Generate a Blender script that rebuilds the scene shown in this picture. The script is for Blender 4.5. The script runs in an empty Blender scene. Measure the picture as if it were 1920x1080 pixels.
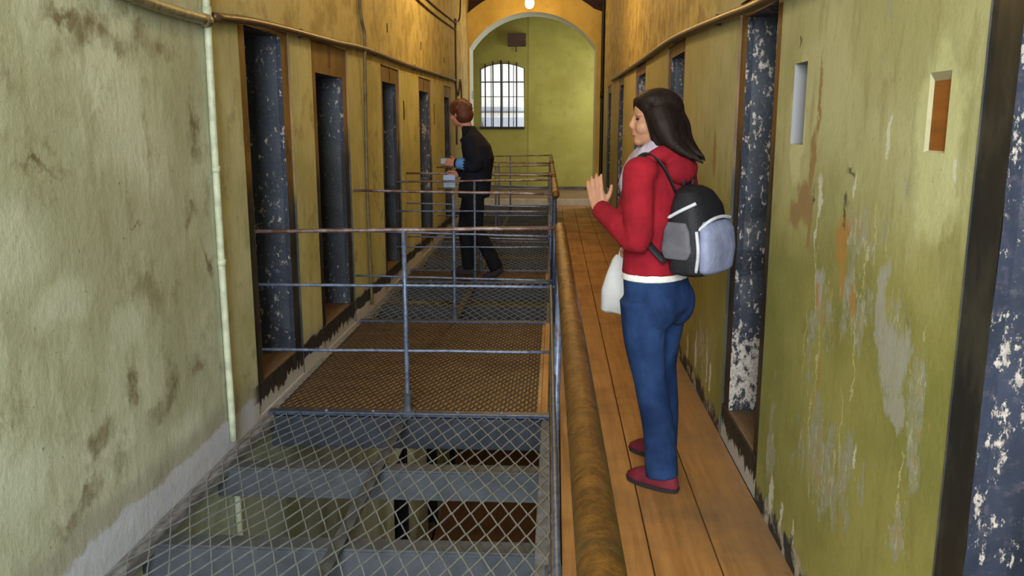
import bpy, bmesh, math, random
from mathutils import Vector, Matrix, noise as mnoise
random.seed(7)
PI = math.pi
S = bpy.context.scene
COL = S.collection
LX, RX = -1.53, 0.82            # inner faces of the two long walls
ARCH_Y, FAR_Y = 15.0, 18.2
LOWER = -3.75

# ------------------------------------------------------------------ materials
def srgb(*c):
    return tuple(((x / 255) / 12.92 if x <= 10 else ((x / 255 + .055) / 1.055) ** 2.4) for x in c) + (1,)

class NT:
    """small helper round a node tree"""
    def __init__(s, name, rough=.8, metal=0, spec=.3):
        s.m = bpy.data.materials.new(name); s.m.use_nodes = True
        s.t = s.m.node_tree; s.b = s.t.nodes['Principled BSDF']
        s.b.inputs['Roughness'].default_value = rough
        s.b.inputs['Metallic'].default_value = metal
        s.b.inputs['Specular IOR Level'].default_value = spec
        s.co = s.t.nodes.new('ShaderNodeTexCoord').outputs['Object']
    def n(s, kind, **kw):
        o = s.t.nodes.new('ShaderNode' + kind)
        for k, v in kw.items(): setattr(o, k, v)
        return o
    def put(s, sock, v):
        if isinstance(v, bpy.types.NodeSocket): s.t.links.new(v, sock)
        else: sock.default_value = v
    def noise(s, scale, detail=5, rough=.55, vec=None, stretch=None, fac=True):
        v = vec if vec is not None else s.co
        if stretch:
            mp = s.n('Mapping'); s.put(mp.inputs[0], v); mp.inputs['Scale'].default_value = stretch; v = mp.outputs[0]
        o = s.n('TexNoise'); s.put(o.inputs['Vector'], v)
        o.inputs['Scale'].default_value = scale; o.inputs['Detail'].default_value = detail; o.inputs['Roughness'].default_value = rough
        return o.outputs[0] if fac else o.outputs['Color']
    def ramp(s, v, a, b, lo=0., hi=1., smooth=True):
        o = s.n('MapRange', interpolation_type='SMOOTHSTEP' if smooth else 'LINEAR')
        s.put(o.inputs[0], v)
        for i, x in zip((1, 2, 3, 4), (a, b, lo, hi)): o.inputs[i].default_value = x
        return o.outputs[0]
    def math(s, op, a, b=0.):
        o = s.n('Math', operation=op); s.put(o.inputs[0], a); s.put(o.inputs[1], b); return o.outputs[0]
    def vm(s, op, a, b):
        o = s.n('VectorMath', operation=op); s.put(o.inputs[0], a)
        if b is not None: s.put(o.inputs[1], b)
        return o.outputs['Value'] if op == 'LENGTH' else o.outputs[0]
    def mix(s, f, a, b):
        o = s.n('Mix', data_type='RGBA'); s.put(o.inputs[0], f); s.put(o.inputs[6], a); s.put(o.inputs[7], b); return o.outputs[2]
    def sep(s):
        o = s.n('SeparateXYZ'); s.put(o.inputs[0], s.co); return o.outputs
    def blobs(s, lst, vec, soft=.35):
        d = None
        for cy, cz, ry, rz in lst:
            v = s.vm('SUBTRACT', vec, (0, cy, cz)); v = s.vm('MULTIPLY', v, (0, 1 / ry, 1 / rz)); L = s.vm('LENGTH', v, None)
            d = L if d is None else s.math('MINIMUM', d, L)
        return s.ramp(d, 1.0, 1.0 - soft)
    def warp(s, scale, amp):
        c = s.noise(scale, 6, .65, fac=False)
        v = s.vm('SUBTRACT', c, (.5, .5, .5)); v = s.vm('MULTIPLY', v, (amp, amp, amp)); return s.vm('ADD', s.co, v)
    def bump(s, h, strength=.3, dist=.01):
        o = s.n('Bump'); o.inputs['Strength'].default_value = strength; o.inputs['Distance'].default_value = dist
        s.put(o.inputs['Height'], h); s.put(s.b.inputs['Normal'], o.outputs[0])
    def col(s, c):
        s.put(s.b.inputs['Base Color'], c); return s.m

def simple(name, c, rough=.7, metal=0., var=.25, scale=30, bump=.15, spec=.3, stretch=None):
    k = NT(name, rough, metal, spec)
    nz = k.noise(scale, 6, .6, stretch=stretch)
    d = tuple(x * (1 - var) for x in c[:3]) + (1,); e = tuple(min(1, x * (1 + var)) for x in c[:3]) + (1,)
    if bump: k.bump(nz, bump, .004)
    return k.col(k.mix(k.ramp(nz, .3, .7), d, e))

def plaster_left():
    k = NT('plaster_grey_green', .72, 0, .35)
    xyz = k.sep(); w = k.warp(5, .28)
    big = k.noise(1.4, 7, .6); mid = k.noise(5, 8, .65); streak = k.noise(5, 6, .62, stretch=(1, 2.6, .7)); fine = k.noise(45, 4, .6)
    near = k.mix(k.ramp(big, .35, .65), srgb(164, 165, 138), srgb(194, 198, 176))
    far = k.mix(k.ramp(big, .35, .65), srgb(172, 166, 104), srgb(192, 184, 124))
    mid_y = k.math('MULTIPLY', k.ramp(xyz[1], 3.72, 3.74), k.ramp(k.math('ADD', xyz[1], mid), 4.4, 6.2, .45, 1))
    c = k.mix(mid_y, near, far)
    c = k.mix(k.ramp(streak, .48, .72, 0, .4), c, srgb(134, 130, 96))
    c = k.mix(k.ramp(mid, .53, .70, 0, .6), c, srgb(122, 112, 82))
    upper = k.ramp(xyz[2], 1.95, 2.06)
    c = k.mix(k.math('MULTIPLY', upper, .6), c, k.mix(k.ramp(mid, .36, .62), srgb(140, 112, 58), srgb(200, 180, 122)))
    pale = k.blobs([(2.25, 1.15, .3, .22), (2.15, .5, .3, .16), (2.5, .95, .25, .12), (2.9, .8, .22, .12), (3.3, .25, .4, .1)], w, .8)
    c = k.mix(k.math('MULTIPLY', pale, .55), c, srgb(200, 206, 188))
    w3 = k.warp(3, .5)
    stain = k.blobs([(2.9, 1.78, .32, .09), (3.2, 1.8, .25, .08), (2.62, 1.83, .2, .05), (3.5, 1.15, .12, .035), (2.87, .55, .09, .05), (2.65, .44, .12, .09), (3.42, .5, .07, .10),
                     (2.97, 1.1, .08, .02), (3.1, .42, .2, .06), (2.5, .3, .2, .06), (3.6, 1.5, .05, .2), (3.64, .9, .04, .2), (2.45, 1.35, .2, .03)], w3, .95)
    c = k.mix(k.math('MULTIPLY', stain, k.ramp(mid, .34, .62, .25, .95)), c, srgb(106, 92, 60))
    c = k.mix(k.ramp(fine, .67, .72, 0, .6), c, srgb(84, 76, 54))
    basez = k.math('ADD', xyz[2], k.math('MULTIPLY', k.math('SUBTRACT', mid, .5), .16))
    c = k.mix(k.ramp(basez, .26, .18, 0, .55), c, srgb(150, 146, 138))
    c = k.mix(k.ramp(basez, .135, .115), c, srgb(186, 188, 200))
    past = k.ramp(xyz[1], 4.02, 4.14)
    c = k.mix(k.math('MULTIPLY', past, k.ramp(basez, .19, .17)), c, k.mix(k.ramp(basez, .085, .075), srgb(44, 40, 42), srgb(182, 178, 176)))
    c = k.mix(k.ramp(xyz[2], -.02, -.04), c, k.mix(k.ramp(big, .4, .6), srgb(176, 182, 160), srgb(140, 142, 110)))
    h = k.math('ADD', k.math('MULTIPLY', mid, .7), k.math('ADD', k.math('MULTIPLY', streak, .25), k.math('MULTIPLY', fine, .14)))
    k.bump(h, .45, .02)
    return k.col(c)

def plaster_right():
    k = NT('plaster_yellow_green', .7, 0, .35)
    xyz = k.sep(); w = k.warp(7, .2); w2 = k.warp(16, .12)
    big = k.noise(1.6, 6, .6); mid = k.noise(6, 8, .66); streak = k.noise(6, 6, .64, stretch=(1, 2.6, .6)); fine = k.noise(50, 4, .6)
    low = k.mix(k.ramp(big, .35, .65), srgb(124, 122, 62), srgb(150, 144, 80))
    hi = k.mix(k.ramp(big, .35, .65), srgb(158, 154, 108), srgb(178, 174, 132))
    zz = k.math('ADD', xyz[2], k.math('MULTIPLY', k.math('SUBTRACT', mid, .5), .5))
    c = k.mix(k.ramp(zz, 1.0, 1.5), low, hi)
    c = k.mix(k.ramp(k.math('ADD', xyz[1], big), 4.6, 6.5, 0, .4), c, srgb(164, 142, 76))
    c = k.mix(k.ramp(streak, .5, .72, 0, .4), c, srgb(122, 112, 62))
    c = k.mix(k.ramp(mid, .58, .72, 0, .4), c, srgb(126, 108, 60))
    halo = k.blobs([(1.88, 1.45, .13, .24), (2.95, 1.5, .1, .25)], w, .3)
    c = k.mix(k.math('MULTIPLY', halo, .7), c, srgb(196, 194, 146))
    peel_n = k.noise(9, 9, .72, stretch=(1, 1.6, .6))
    zone = k.blobs([(2.0, .97, .2, .24), (2.3, 1.02, .3, .2), (2.55, .98, .16, .2), (1.85, .85, .1, .35), (2.65, .8, .08, .3), (2.3, 1.2, .3, .12), (3.05, .3, .12, .3), (4.6, .3, .6, .25), (5.3, .4, .5, .3), (1.9, .55, .1, .12), (2.45, .5, .5, .3)], w, .9)
    peel = k.ramp(k.math('ADD', peel_n, k.math('MULTIPLY', zone, .2)), .635, .675)
    c = k.mix(k.math('MULTIPLY', peel, k.ramp(k.noise(30, 5, .6), .35, .6, .35, .9)), c, srgb(150, 150, 136))
    och_n = k.noise(13, 9, .74, stretch=(1, 1.4, .7))
    och = k.ramp(k.math('ADD', och_n, k.math('MULTIPLY', zone, .12)), .62, .68, 0, .6)
    c = k.mix(och, c, srgb(160, 138, 84))
    fl_n = k.noise(22, 9, .76, stretch=(1, 1.8, .6))
    fl = k.ramp(k.math('ADD', fl_n, k.math('MULTIPLY', zone, .13)), .66, .70, 0, .75)
    c = k.mix(fl, c, srgb(184, 180, 150))
    grey = k.blobs([(2.0, .95, .1, .1), (2.1, 1.04, .045, .12), (1.97, .84, .07, .05), (2.6, 1.0, .06, .07)], w, .3)
    c = k.mix(k.math('MULTIPLY', grey, .85), c, srgb(158, 156, 144))
    scar = k.blobs([(2.735, 1.58, .022, .17), (2.765, 1.38, .04, .14), (2.82, 1.25, .11, .09), (2.92, 1.2, .1, .06), (4.45, 1.35, .06, .14), (2.75, 1.2, .03, .12)], w2, .45)
    c = k.mix(k.math('MULTIPLY', scar, .9), c, srgb(142, 112, 76))
    orange = k.blobs([(2.43, 1.17, .06, .09), (2.41, 1.08, .025, .07), (2.62, .97, .02, .05), (2.32, 1.02, .03, .05), (2.55, .75, .012, .07)], w2, .35)
    c = k.mix(k.math('MULTIPLY', orange, .85), c, srgb(168, 122, 58))
    dark = k.blobs([(2.42, 1.29, .03, .03), (2.44, 1.25, .012, .05), (2.99, 1.77, .012, .03), (2.73, 1.27, .008, .05), (2.4, 1.37, .04, .01)], w2, .6)
    c = k.mix(k.math('MULTIPLY', dark, .8), c, srgb(60, 56, 44))
    crack = k.blobs([(2.64, 1.02, .006, .18), (2.575, .78, .006, .18), (2.60, .56, .006, .14), (2.28, .86, .006, .17), (2.25, 1.14, .006, .12), (2.2, 1.24, .006, .08), (2.72, .78, .006, .2), (2.33, .65, .006, .14), (1.92, .7, .006, .1)], w, .6)
    c = k.mix(k.math('MULTIPLY', crack, .75), c, srgb(196, 186, 142))
    white = k.blobs([(2.36, 1.34, .012, .05), (2.16, 1.47, .018, .07), (1.79, 1.41, .014, .035), (2.66, 1.28, .03, .08), (2.68, 1.17, .008, .1), (3.0, .12, .03, .12), (2.86, .1, .02, .09), (2.7, .12, .012, .06), (2.2, .6, .012, .05), (4.75, .22, .035, .14), (5.05, .16, .03, .1), (4.3, .2, .03, .1), (4.4, .25, .012, .16)], w2, .35)
    c = k.mix(k.math('MULTIPLY', white, .8), c, srgb(206, 202, 192))
    basez = k.math('ADD', xyz[2], k.math('MULTIPLY', k.math('SUBTRACT', peel_n, .5), .35))
    c = k.mix(k.ramp(basez, .10, .06), c, k.mix(k.ramp(mid, .5, .62), srgb(44, 42, 42), srgb(170, 160, 144)))
    upper = k.ramp(xyz[2], 1.98, 2.1)
    c = k.mix(k.math('MULTIPLY', k.math('MULTIPLY', upper, k.ramp(xyz[1], 3.0, 5.0)), .7), c, k.mix(k.ramp(mid, .36, .62), srgb(128, 100, 50), srgb(196, 172, 106)))
    c = k.mix(k.ramp(fine, .68, .73, 0, .5), c, srgb(90, 84, 50))
    h = k.math('ADD', k.math('MULTIPLY', mid, .5), k.math('ADD', k.math('MULTIPLY', fine, .15), k.math('MULTIPLY', peel, -.15)))
    k.bump(h, .4, .015)
    return k.col(c)

def plaster_plain(name, a, b, seam=None):
    k = NT(name, .75, 0, .3)
    big = k.noise(1.5, 6, .6); mid = k.noise(7, 7, .6)
    c = k.mix(k.ramp(big, .35, .65), srgb(*a), srgb(*b))
    c = k.mix(k.ramp(mid, .55, .75, 0, .35), c, tuple(x * .6 for x in srgb(*a)[:3]) + (1,))
    if seam is not None:
        x = k.sep()[0]
        c = k.mix(k.ramp(x, seam - .01, seam + .01, .22, 0), c, srgb(120, 110, 48))
        c = k.mix(k.ramp(k.math('ABSOLUTE', k.math('SUBTRACT', x, seam)), .02, .01, 0, .5), c, srgb(104, 94, 46))
    k.bump(mid, .3, .01)
    return k.col(c)

def chipped(name, amount, base=((14, 15, 20), (48, 54, 70)), lowpatch=False, scale=9.):
    """old blue-black door paint with chips down to pale plaster"""
    k = NT(name, .5, 0, .45)
    big = k.noise(2.2, 5, .6, stretch=(1, 1, .5)); f = k.noise(scale * 2.6, 10, .74, stretch=(1.4, 1, .75)); g = k.noise(scale * 6, 6, .7)
    c = k.mix(k.ramp(big, .35, .68), srgb(*base[0]), srgb(*base[1]))
    c = k.mix(k.ramp(g, .5, .7, 0, .35), c, srgb(94, 84, 88))
    lim = k.math('ADD', f, k.math('MULTIPLY', k.math('SUBTRACT', big, .5), .35))
    if lowpatch:
        z = k.sep()[2]; bl = k.ramp(k.math('ABSOLUTE', k.math('SUBTRACT', z, .36)), .28, .05, 0, .12)
        lim = k.math('ADD', lim, bl)
    chip = k.ramp(lim, amount, amount + .03)
    c = k.mix(chip, c, k.mix(k.ramp(g, .35, .65), srgb(180, 168, 156), srgb(140, 130, 124)))
    k.bump(k.math('SUBTRACT', k.math('MULTIPLY', g, .3), chip), .5, .006)
    return k.col(c)

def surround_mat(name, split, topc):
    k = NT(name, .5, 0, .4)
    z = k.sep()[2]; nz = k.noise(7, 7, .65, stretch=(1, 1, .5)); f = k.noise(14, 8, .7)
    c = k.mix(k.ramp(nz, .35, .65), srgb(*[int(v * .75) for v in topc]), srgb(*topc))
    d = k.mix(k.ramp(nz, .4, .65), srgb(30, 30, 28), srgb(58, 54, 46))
    c = k.mix(k.ramp(k.math('ADD', z, k.math('MULTIPLY', k.math('SUBTRACT', nz, .5), .9)), split - .25, split + .25), d, c)  # black paint below; warm lamp light on the top put into the brown
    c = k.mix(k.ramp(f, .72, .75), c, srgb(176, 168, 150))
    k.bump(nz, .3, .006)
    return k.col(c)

def wood(name, a, b, rough=.45, along='Y', spec=.5, dirt=.4, grime=None):
    k = NT(name, rough, 0, spec)
    st = (9, .5, 9) if along == 'Y' else (.5, 9, 9)
    g = k.noise(3.2, 8, .65, stretch=st); big = k.noise(1.8, 5, .6); kn = k.noise(7, 3, .5)
    c = k.mix(k.ramp(g, .3, .7), srgb(*a), srgb(*b))
    c = k.mix(k.ramp(big, .45, .75, 0, dirt), c, srgb(86, 62, 40))
    c = k.mix(k.ramp(kn, .70, .76, 0, .6), c, srgb(58, 36, 20))
    sp = k.noise(16, 6, .7); c = k.mix(k.ramp(sp, .66, .72, 0, .55), c, srgb(54, 38, 26))
    if grime:      # trodden-in plaster dust along the wall
        x = k.sep()[0]; c = k.mix(k.ramp(k.math('ADD', x, k.math('MULTIPLY', big, .5)), grime, grime + .45, 0, .85), c, srgb(104, 84, 64))
        fl = k.noise(21, 7, .7); c = k.mix(k.math('MULTIPLY', k.ramp(fl, .68, .71), k.ramp(x, .55, .75)), c, srgb(178, 164, 142))
    k.put(k.b.inputs['Roughness'], k.ramp(big, .3, .7, rough - .1, rough + .2))
    k.bump(g, .18, .004)
    return k.col(c)

def pipe_mat():
    k = NT('worn_varnished_iron', .28, .75, .6)
    rid = k.noise(34, 8, .7, stretch=(1, 1.5, 1)); big = k.noise(5, 6, .65)
    c = k.mix(k.ramp(rid, .3, .7), srgb(88, 60, 24), srgb(138, 98, 42))
    c = k.mix(k.ramp(big, .52, .66, 0, .7), c, srgb(66, 56, 36))
    k.put(k.b.inputs['Roughness'], k.ramp(big, .4, .65, .27, .5))
    k.bump(rid, .8, .009)
    return k.col(c)

def rail_mat(name, a, b, rust=.62):
    k = NT(name, .42, .35, .5)
    nz = k.noise(8, 7, .65); f = k.noise(40, 5, .6)
    c = k.mix(k.ramp(f, .35, .65), srgb(*a), srgb(*b))
    c = k.mix(k.ramp(nz, rust - .05, rust + .08), c, srgb(88, 62, 52))
    k.bump(f, .25, .002)
    return k.col(c)

def glass_mat():
    m = bpy.data.materials.new('window_glass'); m.use_nodes = True; t = m.node_tree
    for nd in list(t.nodes): t.nodes.remove(nd)
    o = t.nodes.new('ShaderNodeOutputMaterial'); mx = t.nodes.new('ShaderNodeMixShader'); a = t.nodes.new('ShaderNodeBsdfTransparent'); g = t.nodes.new('ShaderNodeBsdfGlossy')
    nz = t.nodes.new('ShaderNodeTexNoise'); nz.inputs['Scale'].default_value = 9
    mr = t.nodes.new('ShaderNodeMapRange'); mr.inputs[3].default_value = .78; mr.inputs[4].default_value = .96
    t.links.new(nz.outputs[0], mr.inputs[0]); t.links.new(mr.outputs[0], a.inputs[0])
    mx.inputs[0].default_value = .06; g.inputs['Roughness'].default_value = .1
    t.links.new(a.outputs[0], mx.inputs[1]); t.links.new(g.outputs[0], mx.inputs[2]); t.links.new(mx.outputs[0], o.inputs[0])
    return m

def fabric(name, a, b, scale=120, rough=.85, big=4., folds=None):
    k = NT(name, rough, 0, .2)
    n1 = k.noise(big, 5, .6, stretch=folds); n2 = k.noise(scale, 3, .6)
    c = k.mix(k.ramp(n1, .3, .7), srgb(*a), srgb(*b))
    k.bump(k.math('ADD', k.math('MULTIPLY', n1, 1.0), k.math('MULTIPLY', n2, .12)), .5, .02)
    return k.col(c)

M = {}
M['left'] = plaster_left(); M['right'] = plaster_right()
M['arch'] = plaster_plain('plaster_ochre', (168, 136, 58), (188, 156, 76))
M['jamb'] = plaster_plain('plaster_arch_soffit', (196, 200, 186), (208, 212, 200))
M['farwall'] = plaster_plain('plaster_moss_yellow', (150, 140, 62), (164, 154, 74), seam=-.59)
M['lowwall'] = plaster_plain('plaster_pale_grey_green', (150, 150, 118), (170, 172, 146))
M['ceil'] = plaster_plain('plaster_cream_ceiling', (170, 158, 120), (188, 178, 140))
M['darkwood'] = wood('dark_brown_roof_timber', (54, 32, 20), (72, 44, 28), .7, 'X', .2)
M['white'] = plaster_plain('plaster_limewash', (190, 188, 184), (208, 206, 204))
M['nicheedge'] = plaster_plain('niche_edge', (150, 140, 108), (166, 158, 128))
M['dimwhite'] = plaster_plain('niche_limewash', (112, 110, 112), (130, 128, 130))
M['board'] = wood('walkway_board', (142, 96, 50), (170, 119, 66), .5, 'Y', .5, .45, .72)
M['oldboard'] = wood('niche_board', (122, 70, 22), (146, 88, 32), .6, 'Y', .3, .2)
M['deck'] = wood('deck_board_brown', (134, 102, 66), (166, 128, 82), .45, 'X', .5, .5)
M['strip'] = wood('deck_edge_plank', (160, 112, 58), (186, 138, 80), .55, 'Y', .4, .3)
M['lowfloor'] = wood('lower_floor_board', (92, 64, 42), (112, 80, 54), .7, 'Y', .3, .3)
M['chipL'] = chipped('door_paint_blue_black', .592, scale=11)
M['chipR'] = chipped('door_paint_blue_flaking', .55, lowpatch=True, scale=11)
M['chipN'] = chipped('door_paint_blue_worn', .575, scale=8)
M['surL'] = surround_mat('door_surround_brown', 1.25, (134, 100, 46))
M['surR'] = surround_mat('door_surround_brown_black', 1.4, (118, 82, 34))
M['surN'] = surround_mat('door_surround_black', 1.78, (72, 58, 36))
M['sill'] = wood('sill_timber', (78, 60, 44), (104, 80, 56), .6, 'Y', .3)
def riser_mat():
    k = NT('riser_black_over_limewash', .6, 0, .3); z = k.sep()[2]; nz = k.noise(11, 8, .7, stretch=(1, 1.5, .5)); c = k.mix(k.ramp(nz, .4, .6), srgb(30, 28, 28), srgb(52, 46, 44))
    c = k.mix(k.ramp(k.math('ADD', z, k.math('MULTIPLY', k.math('SUBTRACT', nz, .5), .28)), .075, .06), c, srgb(176, 172, 168)); k.bump(nz, .5, .01); return k.col(c)
M['riser'] = riser_mat()
M['black'] = simple('black_paint', srgb(26, 25, 25), .55, var=.5, scale=12)
M['leaf'] = simple('cell_door_timber', srgb(30, 28, 30), .6, var=.4, scale=10)
M['pipe'] = pipe_mat()
M['rail'] = rail_mat('rail_paint_blue_grey', (74, 84, 108), (104, 114, 138))
M['railrust'] = rail_mat('rail_paint_worn_brown', (104, 84, 84), (128, 112, 112), .5)
M['post'] = rail_mat('post_paint_dark_blue', (44, 50, 66), (66, 74, 96), .7)
M['wire'] = simple('netting_wire', srgb(120, 124, 126), .5, .3, .2, 20, 0)
M['expand'] = simple('expanded_steel', srgb(72, 62, 56), .55, .4, .3, 9, 0)
M['steel'] = simple('joist_grey_paint', srgb(68, 71, 77), .55, .1, .22, 9, .3)
M['steeldark'] = simple('joist_dark_paint', srgb(44, 47, 57), .55, .1, .3, 9, .3)
M['concrete'] = simple('grey_cement', srgb(112, 110, 112), .8, 0, .3, 14, .4)
M['conduit'] = simple('conduit_pale_paint', srgb(166, 168, 144), .55, 0, .2, 16, .3)
M['pipeL'] = rail_mat('wall_pipe_old_paint', (118, 112, 86), (148, 142, 112), .62)
M['pipeR'] = rail_mat('wall_pipe_brown_paint', (68, 52, 32), (98, 74, 44), .6)
M['cable'] = simple('cable_dusty', srgb(96, 84, 58), .6, 0, .3, 20, .2)
M['dcable'] = simple('cable_dark', srgb(66, 52, 34), .6, 0, .3, 20, .2)
M['downpipe'] = simple('black_downpipe', srgb(26, 20, 18), .5, .2, .3, 8, .2)
M['iron'] = simple('window_iron', srgb(40, 42, 42), .6, .2, .3, 20, .1)
M['glaze'] = simple('glazing_bar_grey', srgb(120, 118, 122), .6, 0, .2, 20, .1)
M['glass'] = glass_mat()
M['wallbox'] = simple('brown_box_paint', srgb(72, 46, 32), .6, 0, .3, 8, .2)
M['stone'] = simple('pale_step_stone', srgb(206, 198, 184), .8, 0, .12, 9, .3)
M['landing'] = wood('landing_board', (118, 92, 60), (142, 112, 76), .6, 'X', .3)
M['skirt'] = simple('skirting_grey_plaster', srgb(92, 82, 72), .8, 0, .35, 7, .4)
M['sign'] = simple('grey_sign_enamel', srgb(160, 158, 164), .5, 0, .1, 9, 0)
M['facade'] = simple('outside_render', srgb(236, 226, 210), .9, 0, .05, 1.5, .1)
M['facade2'] = simple('outside_grey_wall', srgb(168, 168, 172), .9, 0, .06, 1.5, .1)
M['slate'] = simple('outside_slate', srgb(78, 80, 86), .8, 0, .2, 3, .1)
M['ground'] = simple('yard_gravel', srgb(120, 116, 110), .9, 0, .15, 6, .2)
M['skin'] = simple('skin', srgb(164, 116, 90), .55, 0, .08, 18, .05, .35)
M['skin2'] = simple('skin_pale', srgb(180, 120, 98), .55, 0, .08, 18, .05, .35)
M['hair'] = simple('hair_dark_brown', srgb(28, 18, 15), .6, 0, .45, 60, .5, .18, stretch=(3, 3, .35))
M['hair2'] = simple('hair_auburn', srgb(84, 42, 24), .6, 0, .4, 60, .5, .35, stretch=(3, 3, .35))
M['eye'] = simple('eye_dark', srgb(34, 24, 22), .25, 0, .1, 20, 0, .5)
M['lip'] = simple('lip', srgb(156, 86, 78), .5, 0, .05, 20, 0)
M['red'] = fabric('red_fleece', (116, 16, 28), (146, 24, 38), 140, .9, 7)
M['cotton'] = fabric('white_cotton', (214, 206, 198), (226, 220, 214), 200, .85, 8)
M['scarf'] = fabric('lavender_scarf', (142, 126, 136), (170, 156, 166), 100, .9, 16)
M['jean'] = fabric('blue_denim', (16, 34, 68), (38, 62, 104), 220, .85, 6, (1, 1, .8))
M['shoe'] = fabric('maroon_shoe', (86, 22, 34), (108, 34, 46), 90, .7, 9)
M['sole'] = simple('dark_rubber', srgb(40, 34, 36), .8, 0, .1, 20, 0)
M['pack'] = fabric('charcoal_nylon', (26, 25, 28), (36, 35, 38), 200, .6, 9)
M['packlav'] = fabric('lavender_grey_nylon', (118, 121, 146), (138, 142, 168), 200, .6, 9)
M['packpale'] = fabric('pale_piping', (176, 175, 182), (192, 190, 198), 200, .6, 9)
M['packgrey'] = fabric('mid_grey_nylon', (82, 79, 86), (98, 95, 102), 200, .6, 9)
M['bag'] = simple('white_plastic_bag', srgb(212, 208, 208), .4, 0, .06, 8, .8, .4)
M['navy'] = fabric('dark_navy_coat', (14, 15, 24), (24, 26, 36), 150, .9, 6)
M['blacktrouser'] = fabric('black_trouser', (12, 12, 16), (20, 20, 25), 150, .9, 6)
M['bluecuff'] = fabric('bright_blue_cuff', (70, 116, 176), (92, 138, 196), 150, .8, 6)
M['paper'] = simple('pale_blue_paper', srgb(158, 176, 204), .7, 0, .12, 12, 0)
M['camera'] = simple('grey_plastic', srgb(120, 122, 130), .4, .2, .1, 12, 0)

def bulb_mat():
    m = bpy.data.materials.new('lit_bulb_glass'); m.use_nodes = True
    b = m.node_tree.nodes['Principled BSDF']
    b.inputs['Base Color'].default_value = (1, .9, .7, 1)
    b.inputs['Emission Color'].default_value = (1.0, .78, .42, 1); b.inputs['Emission Strength'].default_value = 24
    return m
M['bulb'] = bulb_mat()

# ------------------------------------------------------------------ mesh helpers
def mk(name, bm, mat, parent=None, smooth=False, bevel=0, label=None):
    me = bpy.data.meshes.new(name)
    bmesh.ops.recalc_face_normals(bm, faces=bm.faces)
    bm.to_mesh(me); bm.free()
    o = bpy.data.objects.new(name, me); COL.objects.link(o)
    for x in (mat if isinstance(mat, (list, tuple)) else [mat]): me.materials.append(M[x] if isinstance(x, str) else x)
    if smooth:
        for p in me.polygons: p.use_smooth = True
    if parent is not None: setpar(o, parent)
    if bevel:
        b = o.modifiers.new('bevel', 'BEVEL'); b.width = bevel; b.segments = 2; b.limit_method = 'ANGLE'; b.angle_limit = .6
    if label: o['label'] = label
    return o
def setpar(o, p):
    o.parent = p
    if not hasattr(setpar, 'w'): setpar.w = {}
    o.matrix_parent_inverse = Matrix.Translation(p.location).inverted()   # parents are only ever translated
def thing(name, label, cat, loc=(0, 0, 0), group=None):
    o = bpy.data.objects.new(name, None); COL.objects.link(o); o.location = loc; o.empty_display_size = .1
    o['label'] = label; o['category'] = cat
    if group: o['group'] = group
    return o
def tag(o, label, cat, group=None):
    o['label'] = label; o['category'] = cat
    if group: o['group'] = group
    return o
def struct(o): o['kind'] = 'structure'; return o
def sempty(name, loc):
    o = bpy.data.objects.new(name, None); COL.objects.link(o); o.location = loc; o.empty_display_size = .1; return struct(o)

def box(bm, x0, x1, y0, y1, z0, z1, mi=0):
    v = [bm.verts.new((x, y, z)) for x in (x0, x1) for y in (y0, y1) for z in (z0, z1)]
    for f in ((0, 1, 3, 2), (4, 6, 7, 5), (0, 4, 5, 1), (2, 3, 7, 6), (0, 2, 6, 4), (1, 5, 7, 3)):
        bm.faces.new([v[i] for i in f]).material_index = mi
def quad(bm, a, b, c, d, mi=0):
    f = bm.faces.new([bm.verts.new(p) for p in (a, b, c, d)]); f.material_index = mi; return f
def sweep(bm, pts, r, seg=10, cap=True, flat=1.0, mi=0):
    """tube along a polyline; r a number or one per point; flat squashes the second axis"""
    pts = [Vector(p) for p in pts]; n = len(pts)
    rr = r if isinstance(r, (list, tuple)) else [r] * n
    ref = None; rings = []
    for i, p in enumerate(pts):
        t = (pts[min(i + 1, n - 1)] - pts[max(i - 1, 0)]).normalized()
        if ref is None: ref = Vector((0, 0, 1)) if abs(t.z) < .9 else Vector((0, 1, 0))
        u = t.cross(ref); u = u.normalized() if u.length > 1e-6 else Vector((1, 0, 0)); w = u.cross(t).normalized(); ref = w
        rings.append([bm.verts.new(p + rr[i] * (math.cos(a) * u + flat * math.sin(a) * w)) for a in (2 * PI * (k + .5) / seg for k in range(seg))])
    for a, b in zip(rings, rings[1:]):
        for k in range(seg):
            bm.faces.new((a[k], a[(k + 1) % seg], b[(k + 1) % seg], b[k])).material_index = mi
    if cap:
        bm.faces.new(rings[0][::-1]).material_index = mi; bm.faces.new(rings[-1]).material_index = mi
def ball(bm, c, r, rot=None, sub=2, mi=0):
    r = (r, r, r) if not isinstance(r, (tuple, list)) else r
    mat = Matrix.Translation(Vector(c)) @ (rot.to_4x4() if rot else Matrix.Identity(4)) @ Matrix.Diagonal((*r, 1))
    bmesh.ops.create_icosphere(bm, subdivisions=sub, radius=1, matrix=mat)
def spline(pts, n=8):
    P = [Vector(p) for p in pts]; P = [2 * P[0] - P[1]] + P + [2 * P[-1] - P[-2]]; out = []
    for i in range(1, len(P) - 2):
        for k in range(n):
            t = k / n; a, b, c, d = P[i - 1:i + 3]
            out.append(.5 * (2 * b + (c - a) * t + (2 * a - 5 * b + 4 * c - d) * t * t + (3 * b - a - 3 * c + d) * t ** 3))
    return out + [P[-2]]

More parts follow.
